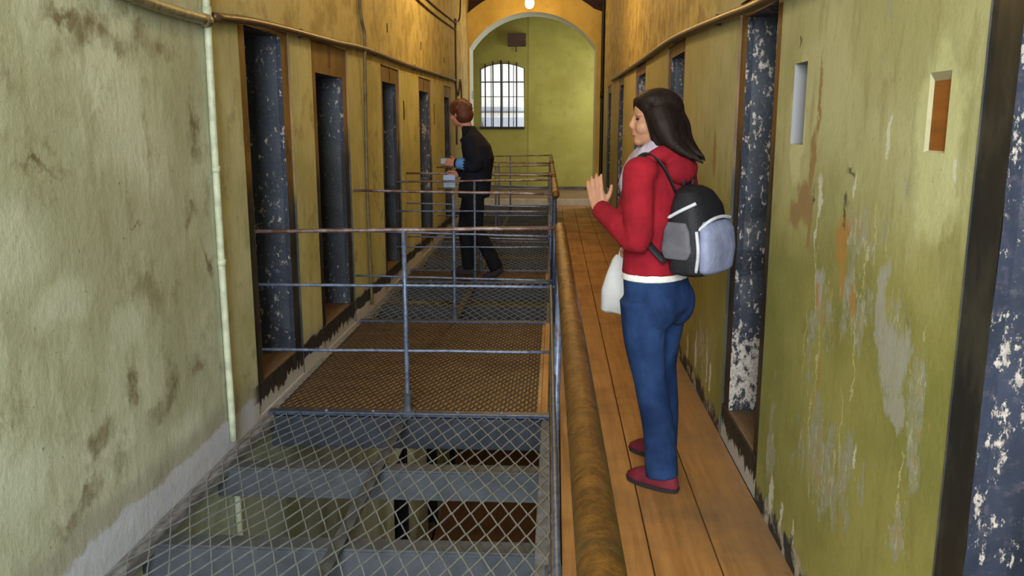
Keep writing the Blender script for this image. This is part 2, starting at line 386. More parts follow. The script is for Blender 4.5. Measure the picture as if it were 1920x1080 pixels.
# ------------------------------------------------------------------ room shell
T = .55   # wall thickness
def wall_long(name, X, sgn, y0, y1, z0, z1, holes, mat):
    """long wall along Y with rectangular holes, its visible face at X, body on the sgn side"""
    ys = sorted({y0, y1, *[h[0] for h in holes], *[h[1] for h in holes]}); zs = sorted({z0, z1, *[h[2] for h in holes], *[h[3] for h in holes]})
    bm = bmesh.new()
    for a, b in zip(ys, ys[1:]):
        for c, d in zip(zs, zs[1:]):
            m = ((a + b) / 2, (c + d) / 2)
            if any(h[0] < m[0] < h[1] and h[2] < m[1] < h[3] for h in holes): continue
            for x in (X, X + sgn * T): quad(bm, (x, a, c), (x, b, c), (x, b, d), (x, a, d))
    for h in holes:        # cut faces through the wall thickness
        a, b, c, d = h[:4]; t = h[4] if len(h) > 4 else T
        for p, q in (((a, c), (b, c)), ((b, c), (b, d)), ((b, d), (a, d)), ((a, d), (a, c))):
            quad(bm, (X, *p), (X, *q), (X + sgn * t, *q), (X + sgn * t, *p))
    for p, q in (((y0, z0), (y1, z0)), ((y1, z0), (y1, z1)), ((y1, z1), (y0, z1)), ((y0, z1), (y0, z0))):
        quad(bm, (X, *p), (X, *q), (X + sgn * T, *q), (X + sgn * T, *p))
    bmesh.ops.remove_doubles(bm, verts=bm.verts, dist=1e-5)
    return struct(mk(name, bm, mat))

# y0, y1, top of the surround, top of the inner opening
DL = [(4.13, 4.93, 2.02, 1.985), (5.37, 6.30, 2.03, 1.83), (7.50, 8.37, 2.02, 1.88), (9.57, 10.52, 2.03, 1.88), (11.75, 12.50, 2.03, 1.88)]
DR = [(.80, 1.71, 2.03, 1.95), (3.235, 3.985, 2.03, 1.96), (5.60, 6.47, 2.05, 1.97), (8.02, 8.98, 2.09, 1.98), (10.55, 11.40, 2.10, 1.99), (12.90, 13.75, 2.09, 1.98)]
NICHE = [(2.885, 3.035, 1.435, 1.705), (1.845, 1.948, 1.44, 1.612)]
SLOT = [(7.83, 7.875, 2.32, 2.40), (9.77, 9.82, 2.33, 2.42), (11.8, 11.86, 2.33, 2.40), (8.585, 8.64, 1.55, 1.74), (10.75, 10.80, 1.5, 1.76)]
lholes = [(d[0], d[1], 0, d[2]) for d in DL] + [s + (.12,) for s in SLOT] + [(d[0] + .05, d[1] - .05, LOWER, LOWER + 2.0) for d in DL[2:]]
rholes = [(d[0], d[1], 0, d[2]) for d in DR] + [n + (.18,) for n in NICHE]
wall_long('wall_left', LX, -1, -3, ARCH_Y + .65, LOWER - .3, 4.3, lholes, 'left')
wall_long('wall_right', RX, 1, -3, ARCH_Y + .65, -.3, 4.3, rholes, 'right')

def doorway(idx, X, s, d, z0, sur, chip, border=.118, sill=.17, rec=.012, depth=.42, bottom=True):
    y0, y1, zt, zi = d; e = sempty('door_%d' % idx, (X, (y0 + y1) / 2, z0))
    iy0, iy1 = y0 + border, y1 - border; xr = X + s * rec; xd = X + s * depth
    bm = bmesh.new()          # surround: shallow rebate and its returns
    zb = z0 + sill
    for a, b, c, f in ((y0, iy0, z0, zt), (iy1, y1, z0, zt), (iy0, iy1, zi, zt)):
        if f - c > .001: quad(bm, (xr, a, c), (xr, b, c), (xr, b, f), (xr, a, f))
    e1 = .002
    for y in (y0 + e1, y1 - e1): quad(bm, (X - s * .001, y, z0), (xr, y, z0), (xr, y, zt), (X - s * .001, y, zt))
    quad(bm, (X + s * .001, y0, zt - e1), (xr, y0, zt - e1), (xr, y1, zt - e1), (X + s * .001, y1, zt - e1))
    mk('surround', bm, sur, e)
    bm = bmesh.new()          # reveal: painted jambs and head
    r = random.Random(idx); nseg = 14
    for y, sg in ((iy0, 1), (iy1, -1)):
        rows = []
        for k in range(nseg + 1):
            z = zb + (zi - zb) * k / nseg; wob = (r.random() - .5) * .012
            rows.append([(xr, y + wob, z), (xr + s * .03, y + wob - sg * .004, z), (xd, y, z)])
        for a, b in zip(rows, rows[1:]):
            for i in (0, 1): quad(bm, a[i], a[i + 1], b[i + 1], b[i])
    quad(bm, (xr, iy0, zi), (xr, iy1, zi), (xd, iy1, zi), (xd, iy0, zi))
    bmesh.ops.remove_doubles(bm, verts=bm.verts, dist=1e-4)
    mk('reveal', bm, chip, e)
    if bottom:
        bm = bmesh.new(); box(bm, min(X + s * .004, xr), max(X + s * .004, xr), y0 + .003, y1 - .003, z0, zb - .004)
        mk('riser', bm, 'riser', e)
    bm = bmesh.new(); box(bm, min(xr, xd), max(xr, xd), iy0, iy1, zb - .05, zb)
    mk('sill', bm, 'sill', e, bevel=.006)
    bm = bmesh.new(); xa, xb = sorted((xd, xd + s * .05)); n = 5
    for k in range(n):
        a = iy0 - .02 + (iy1 - iy0 + .04) * k / n; b = iy0 - .02 + (iy1 - iy0 + .04) * (k + 1) / n - .006
        box(bm, xa, xb, a, b, zb, zi + .05)
    xs = sorted((xd - s * .012, xd))
    for z in (zb + .3, (zb + zi) / 2, zi - .3): box(bm, xs[0], xs[1], iy0 + .02, iy1 - .02, z - .04, z + .04)
    leaf = mk('door_leaf', bm, 'leaf', e, bevel=.004)
    bm = bmesh.new(); sweep(bm, spline([(xd - s * .012, iy0 + .1, z0 + 1.0), (xd - s * .05, iy0 + .1, z0 + 1.04), (xd - s * .05, iy0 + .1, z0 + 1.12), (xd - s * .012, iy0 + .1, z0 + 1.16)], 4), .008, 8)
    mk('door_handle', bm, 'iron', leaf, True)
    return e
k = 0
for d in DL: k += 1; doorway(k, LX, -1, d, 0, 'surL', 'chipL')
for i, d in enumerate(DR):
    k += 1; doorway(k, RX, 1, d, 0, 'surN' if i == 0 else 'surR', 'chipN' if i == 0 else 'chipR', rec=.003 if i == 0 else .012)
for d in DL[2:]:
    k += 1; doorway(k, LX, -1, (d[0] + .05, d[1] - .05, LOWER + 2.0, LOWER + 1.95), LOWER, 'black', 'black', .05, .02, .02, .4, False)

# niches and slots in the walls
def niche(name, X, s, n, depth, mats, taper=.0, board=False):
    a, b, c, d = n; x1 = X + s * depth; bm = bmesh.new(); t = taper
    A, B, Cc, D = a + t, b - t, c + t * .5, d - t * 2.0
    F = [(X, a, c), (X, b, c), (X, b, d), (X, a, d)]; G = [(x1, A, Cc), (x1, B, Cc), (x1, B, D), (x1, A, D)]
    for i in range(4): quad(bm, F[i], F[(i + 1) % 4], G[(i + 1) % 4], G[i], 0)
    quad(bm, *G, 1)
    return struct(mk(name, bm, mats))
niche('trim_1', RX, 1, NICHE[0], .15, ['dimwhite', 'dimwhite'], .006)
niche('trim_2', RX, 1, NICHE[1], .007, ['nicheedge', 'oldboard'], .009)
for i, sl in enumerate(SLOT): niche('trim_%d' % (3 + i), LX, -1, sl, .1, ['sill', 'black'])

# end wall with its segmental arch
CX, SPR, HW, RIN, ROUT = -.41, 2.80, 1.09, 1.30, 1.70
CZ = SPR - math.sqrt(RIN ** 2 - HW ** 2)
def arc(r, hw, n=24):
    a = math.asin(hw / r); return [(CX + r * math.sin(-a + 2 * a * i / n), CZ + r * math.cos(-a + 2 * a * i / n)) for i in range(n + 1)]
bm = bmesh.new(); y0, y1 = ARCH_Y, ARCH_Y + .65
inn = [(CX - HW, -.3)] + [(CX - HW, SPR)] + arc(RIN, HW)[1:-1] + [(CX + HW, SPR), (CX + HW, -.3)]
aw = min(CX - LX, RX - CX) - .001
oa = arc(ROUT, aw, len(inn) - 5)
zo = oa[0][1]
out = [(LX, -.3), (LX, zo)] + [(x, z) for x, z in oa[0:-1]][0:len(inn) - 4] + [(RX, oa[-1][1]), (RX, -.3)]
# face between the two outlines
n = len(inn)
def ptat(lst, i): return lst[min(i, len(lst) - 1)]
out = [(LX, -.3), (LX, SPR - .3)] + [(x, z) for x, z in arc(ROUT, aw, n - 5)] + [(RX, SPR - .3), (RX, -.3)]
out = out[:1] + out[1:]
oo = [(LX, -.3)] + [(LX if i == 0 else (RX if i == n - 3 else x), z) for i, (x, z) in enumerate(arc(ROUT, aw, n - 3))] + [(RX, -.3)]
for i in range(n - 1):
    quad(bm, (*[inn[i][0]], y0, inn[i][1]), (inn[i + 1][0], y0, inn[i + 1][1]), (oo[i + 1][0], y0, oo[i + 1][1]), (oo[i][0], y0, oo[i][1]))
    quad(bm, (inn[i][0], y0, inn[i][1]), (inn[i + 1][0], y0, inn[i + 1][1]), (inn[i + 1][0], y1, inn[i + 1][1]), (inn[i][0], y1, inn[i][1]), 1)
    quad(bm, (oo[i][0], y0, oo[i][1]), (oo[i + 1][0], y0, oo[i + 1][1]), (oo[i + 1][0], y0 + .25, oo[i + 1][1]), (oo[i][0], y0 + .25, oo[i][1]))
bmesh.ops.remove_doubles(bm, verts=bm.verts, dist=1e-5)
struct(mk('wall_end', bm, ['arch', 'jamb']))
bm = bmesh.new(); box(bm, LX - .02, RX + .02, y0 + .24, y1, 3.2, 4.3)
# leave the arch opening free of the timber: only the part over the band
bm.free(); bm = bmesh.new()
for i in range(len(oo) - 1):
    (xa, za), (xb, zb) = oo[i], oo[i + 1]
    if abs(xb - xa) < 1e-6: continue
    quad(bm, (xa, y0 + .24, za - .2), (xb, y0 + .24, zb - .2), (xb, y0 + .24, 4.3), (xa, y0 + .24, 4.3))
struct(mk('trim_9', bm, 'darkwood'))
# room behind the arch
FX0, FX1 = -2.7, 2.0
WX0, WX1, WZ0, WZS, WZC = -1.603, -.668, 1.455, 2.66, 2.775
def win_arc(n=12):
    hw = (WX1 - WX0) / 2; h = WZC - WZS; R = (hw * hw + h * h) / (2 * h); cx = (WX0 + WX1) / 2; cz = WZC - R; a = math.asin(hw / R)
    return [(cx + R * math.sin(-a + 2 * a * i / n), cz + R * math.cos(-a + 2 * a * i / n)) for i in range(n + 1)]
wa = win_arc()
bm = bmesh.new()
for x0, x1, z0, z1 in ((FX0, WX0, -.3, 4.3), (WX1, FX1, -.3, 4.3), (WX0, WX1, -.3, WZ0)):
    quad(bm, (x0, FAR_Y, z0), (x1, FAR_Y, z0), (x1, FAR_Y, z1), (x0, FAR_Y, z1))
for (xa, za), (xb, zb) in zip(wa, wa[1:]):
    quad(bm, (xa, FAR_Y, za), (xb, FAR_Y, zb), (xb, FAR_Y, 4.3), (xa, FAR_Y, 4.3))
ring = [(WX0, WZ0)] + wa + [(WX1, WZ0)]
for a, b in zip(ring, ring[1:] + ring[:1]):
    quad(bm, (a[0], FAR_Y, a[1]), (b[0], FAR_Y, b[1]), (b[0], FAR_Y + .35, b[1]), (a[0], FAR_Y + .35, a[1]))
bmesh.ops.remove_doubles(bm, verts=bm.verts, dist=1e-5)
struct(mk('wall_far', bm, 'farwall'))
bm = bmesh.new(); box(bm, FX0, FX1, 16.0, FAR_Y + .3, -.3, .13, 0)
fl = struct(mk('floor_landing', bm, 'landing', bevel=.006))
bm = bmesh.new(); box(bm, FX0, FX1, 15.97, 16.0, -.05, .125); struct(mk('trim_10', bm, 'stone', bevel=.008))
bm = bmesh.new(); box(bm, FX0, FX1, FAR_Y - .02, FAR_Y, .13, .2); struct(mk('baseboard_far', bm, 'skirt'))
bm = bmesh.new(); box(bm, FX0 - .1, FX0, ARCH_Y + .4, FAR_Y + .1, -.3, 4.3); struct(mk('wall_landing_left', bm, 'jamb'))
W2 = (16.0, 17.8, 1.2, 3.0)
bm = bmesh.new()
for a, b, c, d in ((ARCH_Y + .4, W2[0], -.3, 4.3), (W2[1], FAR_Y + .1, -.3, 4.3), (W2[0], W2[1], -.3, W2[2]), (W2[0], W2[1], W2[3], 4.3)): box(bm, FX1, FX1 + .3, a, b, c, d)
struct(mk('wall_landing_right', bm, 'jamb'))
bm = bmesh.new(); box(bm, FX0, LX, ARCH_Y + .45, ARCH_Y + .65, -.3, 4.3); box(bm, RX, FX1, ARCH_Y + .45, ARCH_Y + .65, -.3, 4.3); struct(mk('wall_landing_front', bm, 'jamb'))
# ceilings, back wall with its window, lower storey
bm = bmesh.new(); box(bm, LX - T, RX + T, -3.2, ARCH_Y + .3, 4.3, 4.4); box(bm, FX0, FX1 + .3, ARCH_Y + .3, FAR_Y + .4, 4.3, 4.4); struct(mk('ceiling', bm, 'ceil'))
BW = (-1.2, .5, 1.3, 3.9)
bm = bmesh.new()
for a, b, c, d in ((LX - T, BW[0], LOWER, 4.3), (BW[1], RX + T, LOWER, 4.3), (BW[0], BW[1], LOWER, BW[2]), (BW[0], BW[1], BW[3], 4.3)): box(bm, a, b, -3.2, -3.0, c, d)
struct(mk('wall_back', bm, 'ceil'))
bm = bmesh.new(); box(bm, LX - .3, RX + 1.6, -3, FAR_Y, LOWER - .15, LOWER); struct(mk('floor_lower', bm, 'lowfloor'))
bm = bmesh.new(); box(bm, RX + .9, RX + 1.1, -3, FAR_Y, LOWER, -.2); struct(mk('wall_lower_right', bm, 'lowwall'))
bm = bmesh.new(); box(bm, LX - .1, RX + 1.1, 15.4, 15.6, LOWER, -.3); struct(mk('wall_lower_end', bm, 'lowwall'))
bm = bmesh.new(); box(bm, .06, RX + 1.1, -3, ARCH_Y + .6, -.3, -.22); struct(mk('ceiling_lower', bm, 'lowwall'))
# walkway boards, each plank slightly apart
bm = bmesh.new(); xs = [.035, .135, .352, .585, RX + .04]
for i in range(4):
    box(bm, xs[i] + .002, xs[i + 1] - .0025, -3, 16.0, -.22, 0)
struct(mk('floor', bm, 'board', bevel=.004))
bm = bmesh.new(); box(bm, -.062, .033, -3, 15.97, -.25, -.022); struct(mk('trim_11', bm, 'concrete', bevel=.008))
bm = bmesh.new(); box(bm, LX, LX + .055, -3, 15.97, -.07, -.012); struct(mk('trim_12', bm, 'concrete', bevel=.01))

# far window: frame, bars, glazing, sill
w = sempty('window_1', ((WX0 + WX1) / 2, FAR_Y, WZ0))
fy = FAR_Y + .06
bm = bmesh.new()
outer = [(WX0 - .01, WZ0 - .01)] + [(x, z + .012) for x, z in wa] + [(WX1 + .01, WZ0 - .01)]
sweep(bm, [(x, fy, z) for x, z in outer + outer[:1]], .022, 6); mk('window_frame', bm, 'iron', w)
def px2x(px): return WX0 + (px - 145) / (690 - 145) * (WX1 - WX0)
def px2z(py): return WZ0 + (915 - py) / (915 - 150) * (WZC - WZ0)
def ztop(x):
    for (xa, za), (xb, zb) in zip(wa, wa[1:]):
        if xa <= x <= xb: return za + (zb - za) * (x - xa) / (xb - xa)
    return WZS
for px, r in ((210, .014), (305, .014), (405, .019), (500, .014), (595, .015)):
    x = px2x(px); bm = bmesh.new(); sweep(bm, [(x, FAR_Y - .03, WZ0 - .02), (x + .004, FAR_Y - .03, 2.1), (x, FAR_Y - .03, ztop(x) + .05)], r, 8); mk('window_bar', bm, 'iron', w, True)
for px in (280, 420, 556):
    x = px2x(px); bm = bmesh.new(); sweep(bm, [(x, fy, WZ0), (x, fy, ztop(x))], .009, 6); mk('glazing_bar', bm, 'iron', w)
for py, r in ((375, .014), (550, .008), (735, .010)):
    z = px2z(py); bm = bmesh.new(); sweep(bm, [(WX0, fy, z), (WX1, fy, z)], r, 6); mk('glazing_bar', bm, 'glaze', w)
bm = bmesh.new(); bm.faces.new([bm.verts.new((x, fy + .02, z)) for x, z in ring]); mk('window_pane', bm, 'glass', w)
bm = bmesh.new(); box(bm, WX0 - .01, WX1 + .01, FAR_Y - .045, FAR_Y + .1, WZ0 - .045, WZ0 + .005); mk('window_sill', bm, 'iron', w, bevel=.006)
for nm, pts in (('window_2', [(FX1 + .1, W2[0], W2[2]), (FX1 + .1, W2[1], W2[2]), (FX1 + .1, W2[1], W2[3]), (FX1 + .1, W2[0], W2[3])]),
                ('window_3', [(BW[0], -3.1, BW[2]), (BW[1], -3.1, BW[2]), (BW[1], -3.1, BW[3]), (BW[0], -3.1, BW[3])])):
    w2 = sempty(nm, pts[0]); bm = bmesh.new(); sweep(bm, pts + pts[:1], .03, 6); mk('window_frame', bm, 'iron', w2)
    bm = bmesh.new(); bm.faces.new([bm.verts.new(p) for p in pts]); mk('window_pane', bm, 'glass', w2)
# what stands outside that window
o = thing('building', 'pale rendered building across the yard beyond the barred window', 'building', (-2.5, 27, -1))
bm = bmesh.new(); box(bm, -9, 5, 27, 30, -4, 4.6); mk('wall', bm, 'facade', o)
bm = bmesh.new(); box(bm, -9, 5, 26.9, 27.0, 1.93, 2.05); mk('ledge', bm, 'facade2', o, bevel=.01)
bm = bmesh.new(); box(bm, -9, 5, 26.2, 27.0, -4, 1.72); mk('lower_wall', bm, 'facade2', o)
bm = bmesh.new(); sweep(bm, spline([(-2.62, 26.15, 1.9), (-2.4, 26.15, 1.75), (-2.25, 26.15, 1.2), (-2.2, 26.15, .4)], 6), .09, 8); mk('gutter', bm, 'slate', o, True)
bm = bmesh.new(); box(bm, -9, 5.5, 26.0, 31, 4.6, 4.8); mk('roof', bm, 'slate', o, bevel=.03)
bm = bmesh.new(); box(bm, -30, 30, FAR_Y + .5, 60, -4.2, -4); struct(mk('ground', bm, 'ground'))

# ------------------------------------------------------------------ void: bridges, netting, joists
def zig(bm, x0, x1, y0, y1, wx, hy, r, z, zj=0., flat=1.):
    n = int((y1 - y0) / hy); j = 0; x = x0
    while x <= x1 + 1e-6:
        pts = []
        for i in range(n + 1):
            s = 1 if i % 2 else -1
            px = x + s * (wx / 4 - .5 * r) * (1 if j % 2 else -1)
            px = min(max(px, x0), x1)
            pts.append((px, y0 + i * hy, z + (zj * (mnoise.noise(Vector((px * 3, i * .31, 4))) if zj else 0))))
        sweep(bm, pts, r, 4, True, flat)
        x += wx / 2; j += 1

def netting(y0, y1, label):
    t = thing('wire_netting', label, 'netting', (-.75, (y0 + y1) / 2, 0), 'diamond netting over the gaps between the walkway bridges')
    bm = bmesh.new(); zig(bm, LX + .03, .0, y0, y1, .075, .085, .0032, 0.004, .012)
    mk('wire_mesh', bm, 'wire', t)
    bm = bmesh.new(); box(bm, -.812, -.762, y0 - .03, y1 + .03, -.022, -.012); mk('centre_bar', bm, 'steel', t, label='flat grey steel bar under the wires')
    return t
def bridge(y0, y1, label, fine=True):
    t = thing('walkway_bridge', label, 'bridge', (-.75, (y0 + y1) / 2, 0), 'walkway bridges across the gap')
    bm = bmesh.new(); n = max(1, round((y1 - y0) / .62)); h = (y1 - y0 - .04) / n
    for i in range(n): box(bm, LX + .055, -.066, y0 + .02 + i * h, y0 + .02 + (i + 1) * h - .012, -.05, -.009)
    mk('deck_boards', bm, 'deck', t)
    bm = bmesh.new(); zig(bm, LX + .05, -.088, y0 + .05, y1 - .03, .042, .042, .0050, .000, 0, .8); mk('expanded_metal_sheet', bm, 'expand', t)
    bm = bmesh.new(); box(bm, -.064, -.028, y0 + .03, y1 - .03, -.021, .004); mk('edge_plank', bm, 'strip', t, bevel=.003)
    for y, nm in ((y0, 'front_angle'), (y1, 'back_angle')):
        bm = bmesh.new(); box(bm, LX + .02, -.01, y - .028, y + .028, -.012, .010)
        mk(nm, bm, 'post', t, bevel=.003)
    bm = bmesh.new()
    bm.free()
    for x in (-1.2, -.95, -.5, -.27):
        bm = bmesh.new(); ball(bm, (x, y0 - .01, .012), .009, sub=1); mk('bolt', bm, 'wire', t)
    for y in (y0 - .02, y1 - .04):
        bm = bmesh.new(); box(bm, LX + .03, -.062, y, y + .06, -.19, -.02); mk('edge_beam', bm, 'steeldark', t, bevel=.004)
    return t
def joist(y, label, z=-.032, h=.13, w=.085, mat='steel'):
    bm = bmesh.new(); box(bm, LX, -.062, y, y + w, z - .012, z); box(bm, LX, -.062, y, y + .012, z - h, z - .013)
    box(bm, LX, -.062, y, y + w, z - h - .012, z - h)
    return tag(mk('steel_joist', bm, mat, bevel=.002), label, 'joist', 'steel joists under the netting')

NEAR = 1.45
BR = [(4.22, 6.34), (8.02, 8.66), (10.9, 11.5), (14.5, 15.9)]
netting(NEAR, 4.19, 'wide diamond wire netting nearest the camera, over the grey joists')
netting(6.37, 7.99, 'dark wire netting just behind the first wide bridge')
netting(8.69, 10.87, 'netting patch between the narrow bridges, behind the person in dark clothes')
netting(11.53, 14.47, 'farthest netting patch, before the arched end wall')
bridge(*BR[0], 'wide brown walkway bridge of expanded metal behind the nearest rail')
bridge(*BR[1], 'narrow walkway bridge the person in dark clothes walks on')
bridge(*BR[2], 'narrow walkway bridge farther off, behind the person in dark clothes')
bridge(*BR[3], 'last walkway bridge in front of the pale stone step')
joist(3.545, 'blue-grey joist under the near netting, one back from the bridge edge')
joist(2.825, 'blue-grey joist under the near netting, lowest in the picture')
joist(2.12, 'grey joist under the near netting, nearest the camera')
joist(7.05, 'dark joist under the netting just behind the wide bridge', mat='steeldark')
joist(9.7, 'dark joist under the netting between the two narrow bridges', mat='steeldark')
joist(12.9, 'dark joist under the farthest netting patch', mat='steeldark')

# cross rails over each end of a netting patch
def cross_rail(y, label, mid=True, px=-.766, sk=0.0, flip=0):
    t = thing('guard_rail', label, 'railing', (px, y, 0), 'cross rails at the walkway bridges')
    xe = .066 - .01 * y - .005
    def rail(nm, z0, z1, r, mat, x0=LX):
        pts = [(x0 + (xe - x0) * i / 8, y + random.uniform(-.002, .002), z0 + (z1 - z0) * i / 8 + random.uniform(-.002, .002)) for i in range(9)]
        bm = bmesh.new(); sweep(bm, pts, r, 8); mk(nm, bm, mat, t, True)
    rail('top_rail', .965 if flip == 0 else 1.012, .99, .0105, 'railrust')
    rail('middle_rail', .688 if flip == 0 else .705, .69 if flip == 0 else .668, .0080, 'rail')
    rail('bottom_rail', .340 if flip == 0 else .355, .345 if flip == 0 else .332, .0080, 'rail')
    bm = bmesh.new(); sweep(bm, [(px, y, .008), (px, y, .09), (px, y, .5), (px, y, .98)], .0125, 10); p = mk('post', bm, 'rail', t, True)
    bm = bmesh.new(); sweep(bm, [(px, y, .01), (px, y, .03), (px, y, .045), (px, y, .1), (px, y, .115)], [.03, .024, .02, .02, .026], 10); box(bm, px - .04, px + .04, y - .03, y + .03, .009, .017)
    mk('base_socket', bm, 'steel', p)
    bm = bmesh.new(); sweep(bm, [(xe, y, .0), (xe, y, .5), (xe, y, .99)], .016, 10); mk('end_post', bm, 'post', t, True)
    return t
RY = [(4.22, 'blue-grey cross rail nearest the camera, post standing before the wide bridge', 0),
      (6.34, 'blue-grey cross rail at the back edge of the wide bridge', 1),
      (8.02, 'cross rail right in front of the person in dark clothes', 0), (8.66, 'cross rail just behind the person in dark clothes', 1),
      (10.9, 'cross rail on the near side of the third bridge', 0), (11.5, 'cross rail on the far side of the third bridge', 1),
      (14.5, 'last thin cross rail before the arched end wall', 0)]
for y, l, f in RY: cross_rail(y, l, flip=f)

# handrails along the walkway
def handrail(y0, y1, label, posts):
    t = thing('handrail', label, 'handrail', (.05, (y0 + y1) / 2, 0), 'handrails along the walkway')
    n = max(4, int((y1 - y0) / .15))
    bm = bmesh.new(); sweep(bm, [(.068 - .01 * y, y, .985 + .002 * math.sin(y * 5)) for y in [y0 + (y1 - y0) * i / n for i in range(n + 1)]], .0295, 20)
    mk('pipe', bm, 'pipe', t, True, label='worn golden brown handrail pipe')
    for z, m, nm in ((.69, 'rail', 'middle_rail'), (.345, 'railrust', 'bottom_rail')):
        bm = bmesh.new(); sweep(bm, [(.025 - .01 * y, y, z) for y in (y0, (y0 + y1) / 2, y1)], .008, 8); mk(nm, bm, m, t, True)
    for y in posts:
        x = .034 - .01 * y
        bm = bmesh.new(); sweep(bm, [(x, y, .0), (x, y, .36), (x, y, .37), (x + .01, y, .96)], [.0085, .0085, .012, .0125], 10); p = mk('post', bm, 'rail', t, True)
        bm = bmesh.new(); sweep(bm, [(x, y, -.018), (x, y, .03), (x, y, .06)], [.022, .018, .016], 8); box(bm, x - .03, x + .03, y - .03, y + .03, -.022, -.012); mk('base_socket', bm, 'steel', p)
handrail(-1.5, 4.24, 'long golden brown handrail pipe nearest the camera', (2.68, .9))
handrail(6.32, 8.04, 'second handrail pipe, starting behind the wide bridge', (7.2,))
handrail(8.64, 10.92, 'third handrail pipe along the walkway, beyond the narrow bridge', (9.8,))
handrail(11.48, 14.5, 'last handrail pipe along the walkway, before the far step', (13.0,))

# ------------------------------------------------------------------ pipes and cables on the walls
def run(name, pts, r, mat, label, cat, group=None, seg=10, sp=6, joints=(), clips=()):
    bm = bmesh.new(); P = spline(pts, sp) if sp else pts
    sweep(bm, P, r, seg); o = tag(mk(name, bm, mat, smooth=True), label, cat, group)
    for a, b in joints:
        bm = bmesh.new(); sweep(bm, [a, b], r * 1.18, seg); mk('joint_collar', bm, mat, o, True)
    for c in clips:
        bm = bmesh.new(); box(bm, c[0] - .012, c[0] + .012, c[1] - .012, c[1] + .012, c[2] - r * 1.3, c[2] + r * 1.3); mk('wall_clip', bm, 'iron', o)
    return o
cx = LX + .02
run('conduit_pipe', [(cx, 3.735, 3.9), (cx, 3.73, 2.1), (cx, 3.715, 1.4), (cx, 3.708, .7), (cx, 3.712, .03)], .0165, 'conduit', 'pale painted conduit pipe running down the left wall', 'pipe',
    joints=[((cx, 3.712, .9), (cx, 3.711, .87)), ((cx, 3.716, 1.32), (cx, 3.716, 1.29)), ((cx, 3.728, 2.0), (cx, 3.729, 1.93))])
run('conduit_pipe', [(cx, 3.712, -.03), (cx, 3.72, -1.5), (cx, 3.72, -3.7)], .0165, 'conduit', 'pale conduit on the lower wall, seen down through the near netting', 'pipe')
run('wall_pipe', [(LX + .025, .5, 2.03), (LX + .025, 2.4, 2.005), (LX + .025, 3.1, 1.945), (LX + .03, 3.7, 1.94)], .024, 'pipeL', 'dusty horizontal pipe high on the near left wall, left of the conduit', 'pipe', joints=[((LX + .025, 3.66, 1.94), (LX + .03, 3.71, 1.94))])
run('wall_pipe', [(LX + .028, 3.78, 1.965), (LX + .028, 4.25, 2.0), (LX + .028, 4.92, 2.025), (LX + .028, 5.86, 2.05), (LX + .028, 6.83, 2.085), (LX + .025, 8.76, 2.095), (LX + .025, 11, 2.13), (LX + .02, 12.9, 2.155)], .02, 'pipeR',
    'brown horizontal pipe above the left row of doors', 'pipe', clips=[(LX + .02, y, z) for y, z in ((5.1, 2.028), (7.2, 2.087), (9.2, 2.1), (11.4, 2.136))])
run('wall_pipe', [(RX - .03, 1.2, 1.93), (RX - .03, 3.3, 1.962), (RX - .03, 4.09, 1.995), (RX - .03, 5.2, 2.045), (RX - .03, 6.35, 2.078), (RX - .025, 8.6, 2.09), (RX - .02, 12.5, 2.13)], .021, 'pipeR',
    'brown horizontal pipe above the right row of doors', 'pipe', clips=[(RX - .02, y, z) for y, z in ((4.4, 2.01), (6.0, 2.07), (7.6, 2.086), (9.6, 2.1))])
for i, (z0, z1, z2, lab) in enumerate(((2.86, 2.84, 2.9, 'lower of the two cables high on the far left wall'), (2.97, 2.94, 3.0, 'upper of the two cables high on the far left wall'))):
    run('cable', [(LX + .012, 7.5, z0), (LX + .012, 10.3, z1), (LX + .012, 13.05, z2)], .011, 'dcable', lab, 'cable', 'paired cables high on the left wall')
run('cable', [(LX + .016, 6.70, 3.9), (LX + .016, 6.70, 2.5), (LX + .02, 6.82, 2.2), (LX + .03, 6.76, 2.02), (LX + .016, 6.79, 1.6), (LX + .016, 6.76, .9), (LX + .016, 6.80, .03)], .013, 'cable', 'wavy dusty cable down the left wall between the second and third doors', 'cable')
run('cable', [(LX + .012, 13.1, 3.02), (LX + .012, 13.08, 2.2), (LX + .012, 13.1, 1.2)], .014, 'dcable', 'brown vertical cable on the left wall near the arch', 'cable')
run('cable', [(LX + .012, 13.1, 3.02), (LX + .012, 13.7, 3.15), (LX + .012, 13.9, 3.7)], .012, 'dcable', 'forked cable end rising beside the arch at top left', 'cable')
run('cable', [(LX + .012, 12.95, 2.16), (LX + .012, 13.4, 1.95), (LX + .012, 13.7, 2.2), (LX + .012, 13.9, 1.8)], .012, 'dcable', 'looped loose cable on the left wall above the person in dark clothes', 'cable')
bm = bmesh.new(); box(bm, LX, LX + .03, 13.05, 13.15, 2.98, 3.06); tag(mk('junction_box', bm, 'dcable', bevel=.004), 'small junction box where the left wall cables meet', 'box')
for y, zt in ((5.84, 2.03), (7.95, 2.02), (10.0, 2.02), (12.1, 2.02)):
    lab = {5.84: 'second', 7.95: 'third', 10.0: 'fourth', 12.1: 'fifth'}[y]
    run('bell_cable', [(LX - .015, y, zt), (LX - .012, y + .01, zt - .07), (LX - .015, y, zt - .15)], .007, 'dcable', 'short cord hanging above the %s door in the left row' % lab, 'cable', 'cords above the left doors', 6)
run('downpipe', [(RX - .031, 14.9, 4.0), (RX - .031, 14.9, 3.3), (RX - .031, 14.9, 1.8), (RX - .031, 14.9, .48)], .03, 'downpipe', 'black downpipe in the right corner beside the arch', 'pipe', joints=[((RX - .031, 14.9, 2.05), (RX - .031, 14.9, 1.95))])
bm = bmesh.new(); box(bm, -1.01, -.632, FAR_Y - .12, FAR_Y, 3.1, 3.36)
t = tag(mk('wall_box', bm, 'wallbox', bevel=.008), 'brown box on the far wall above the barred window', 'box')
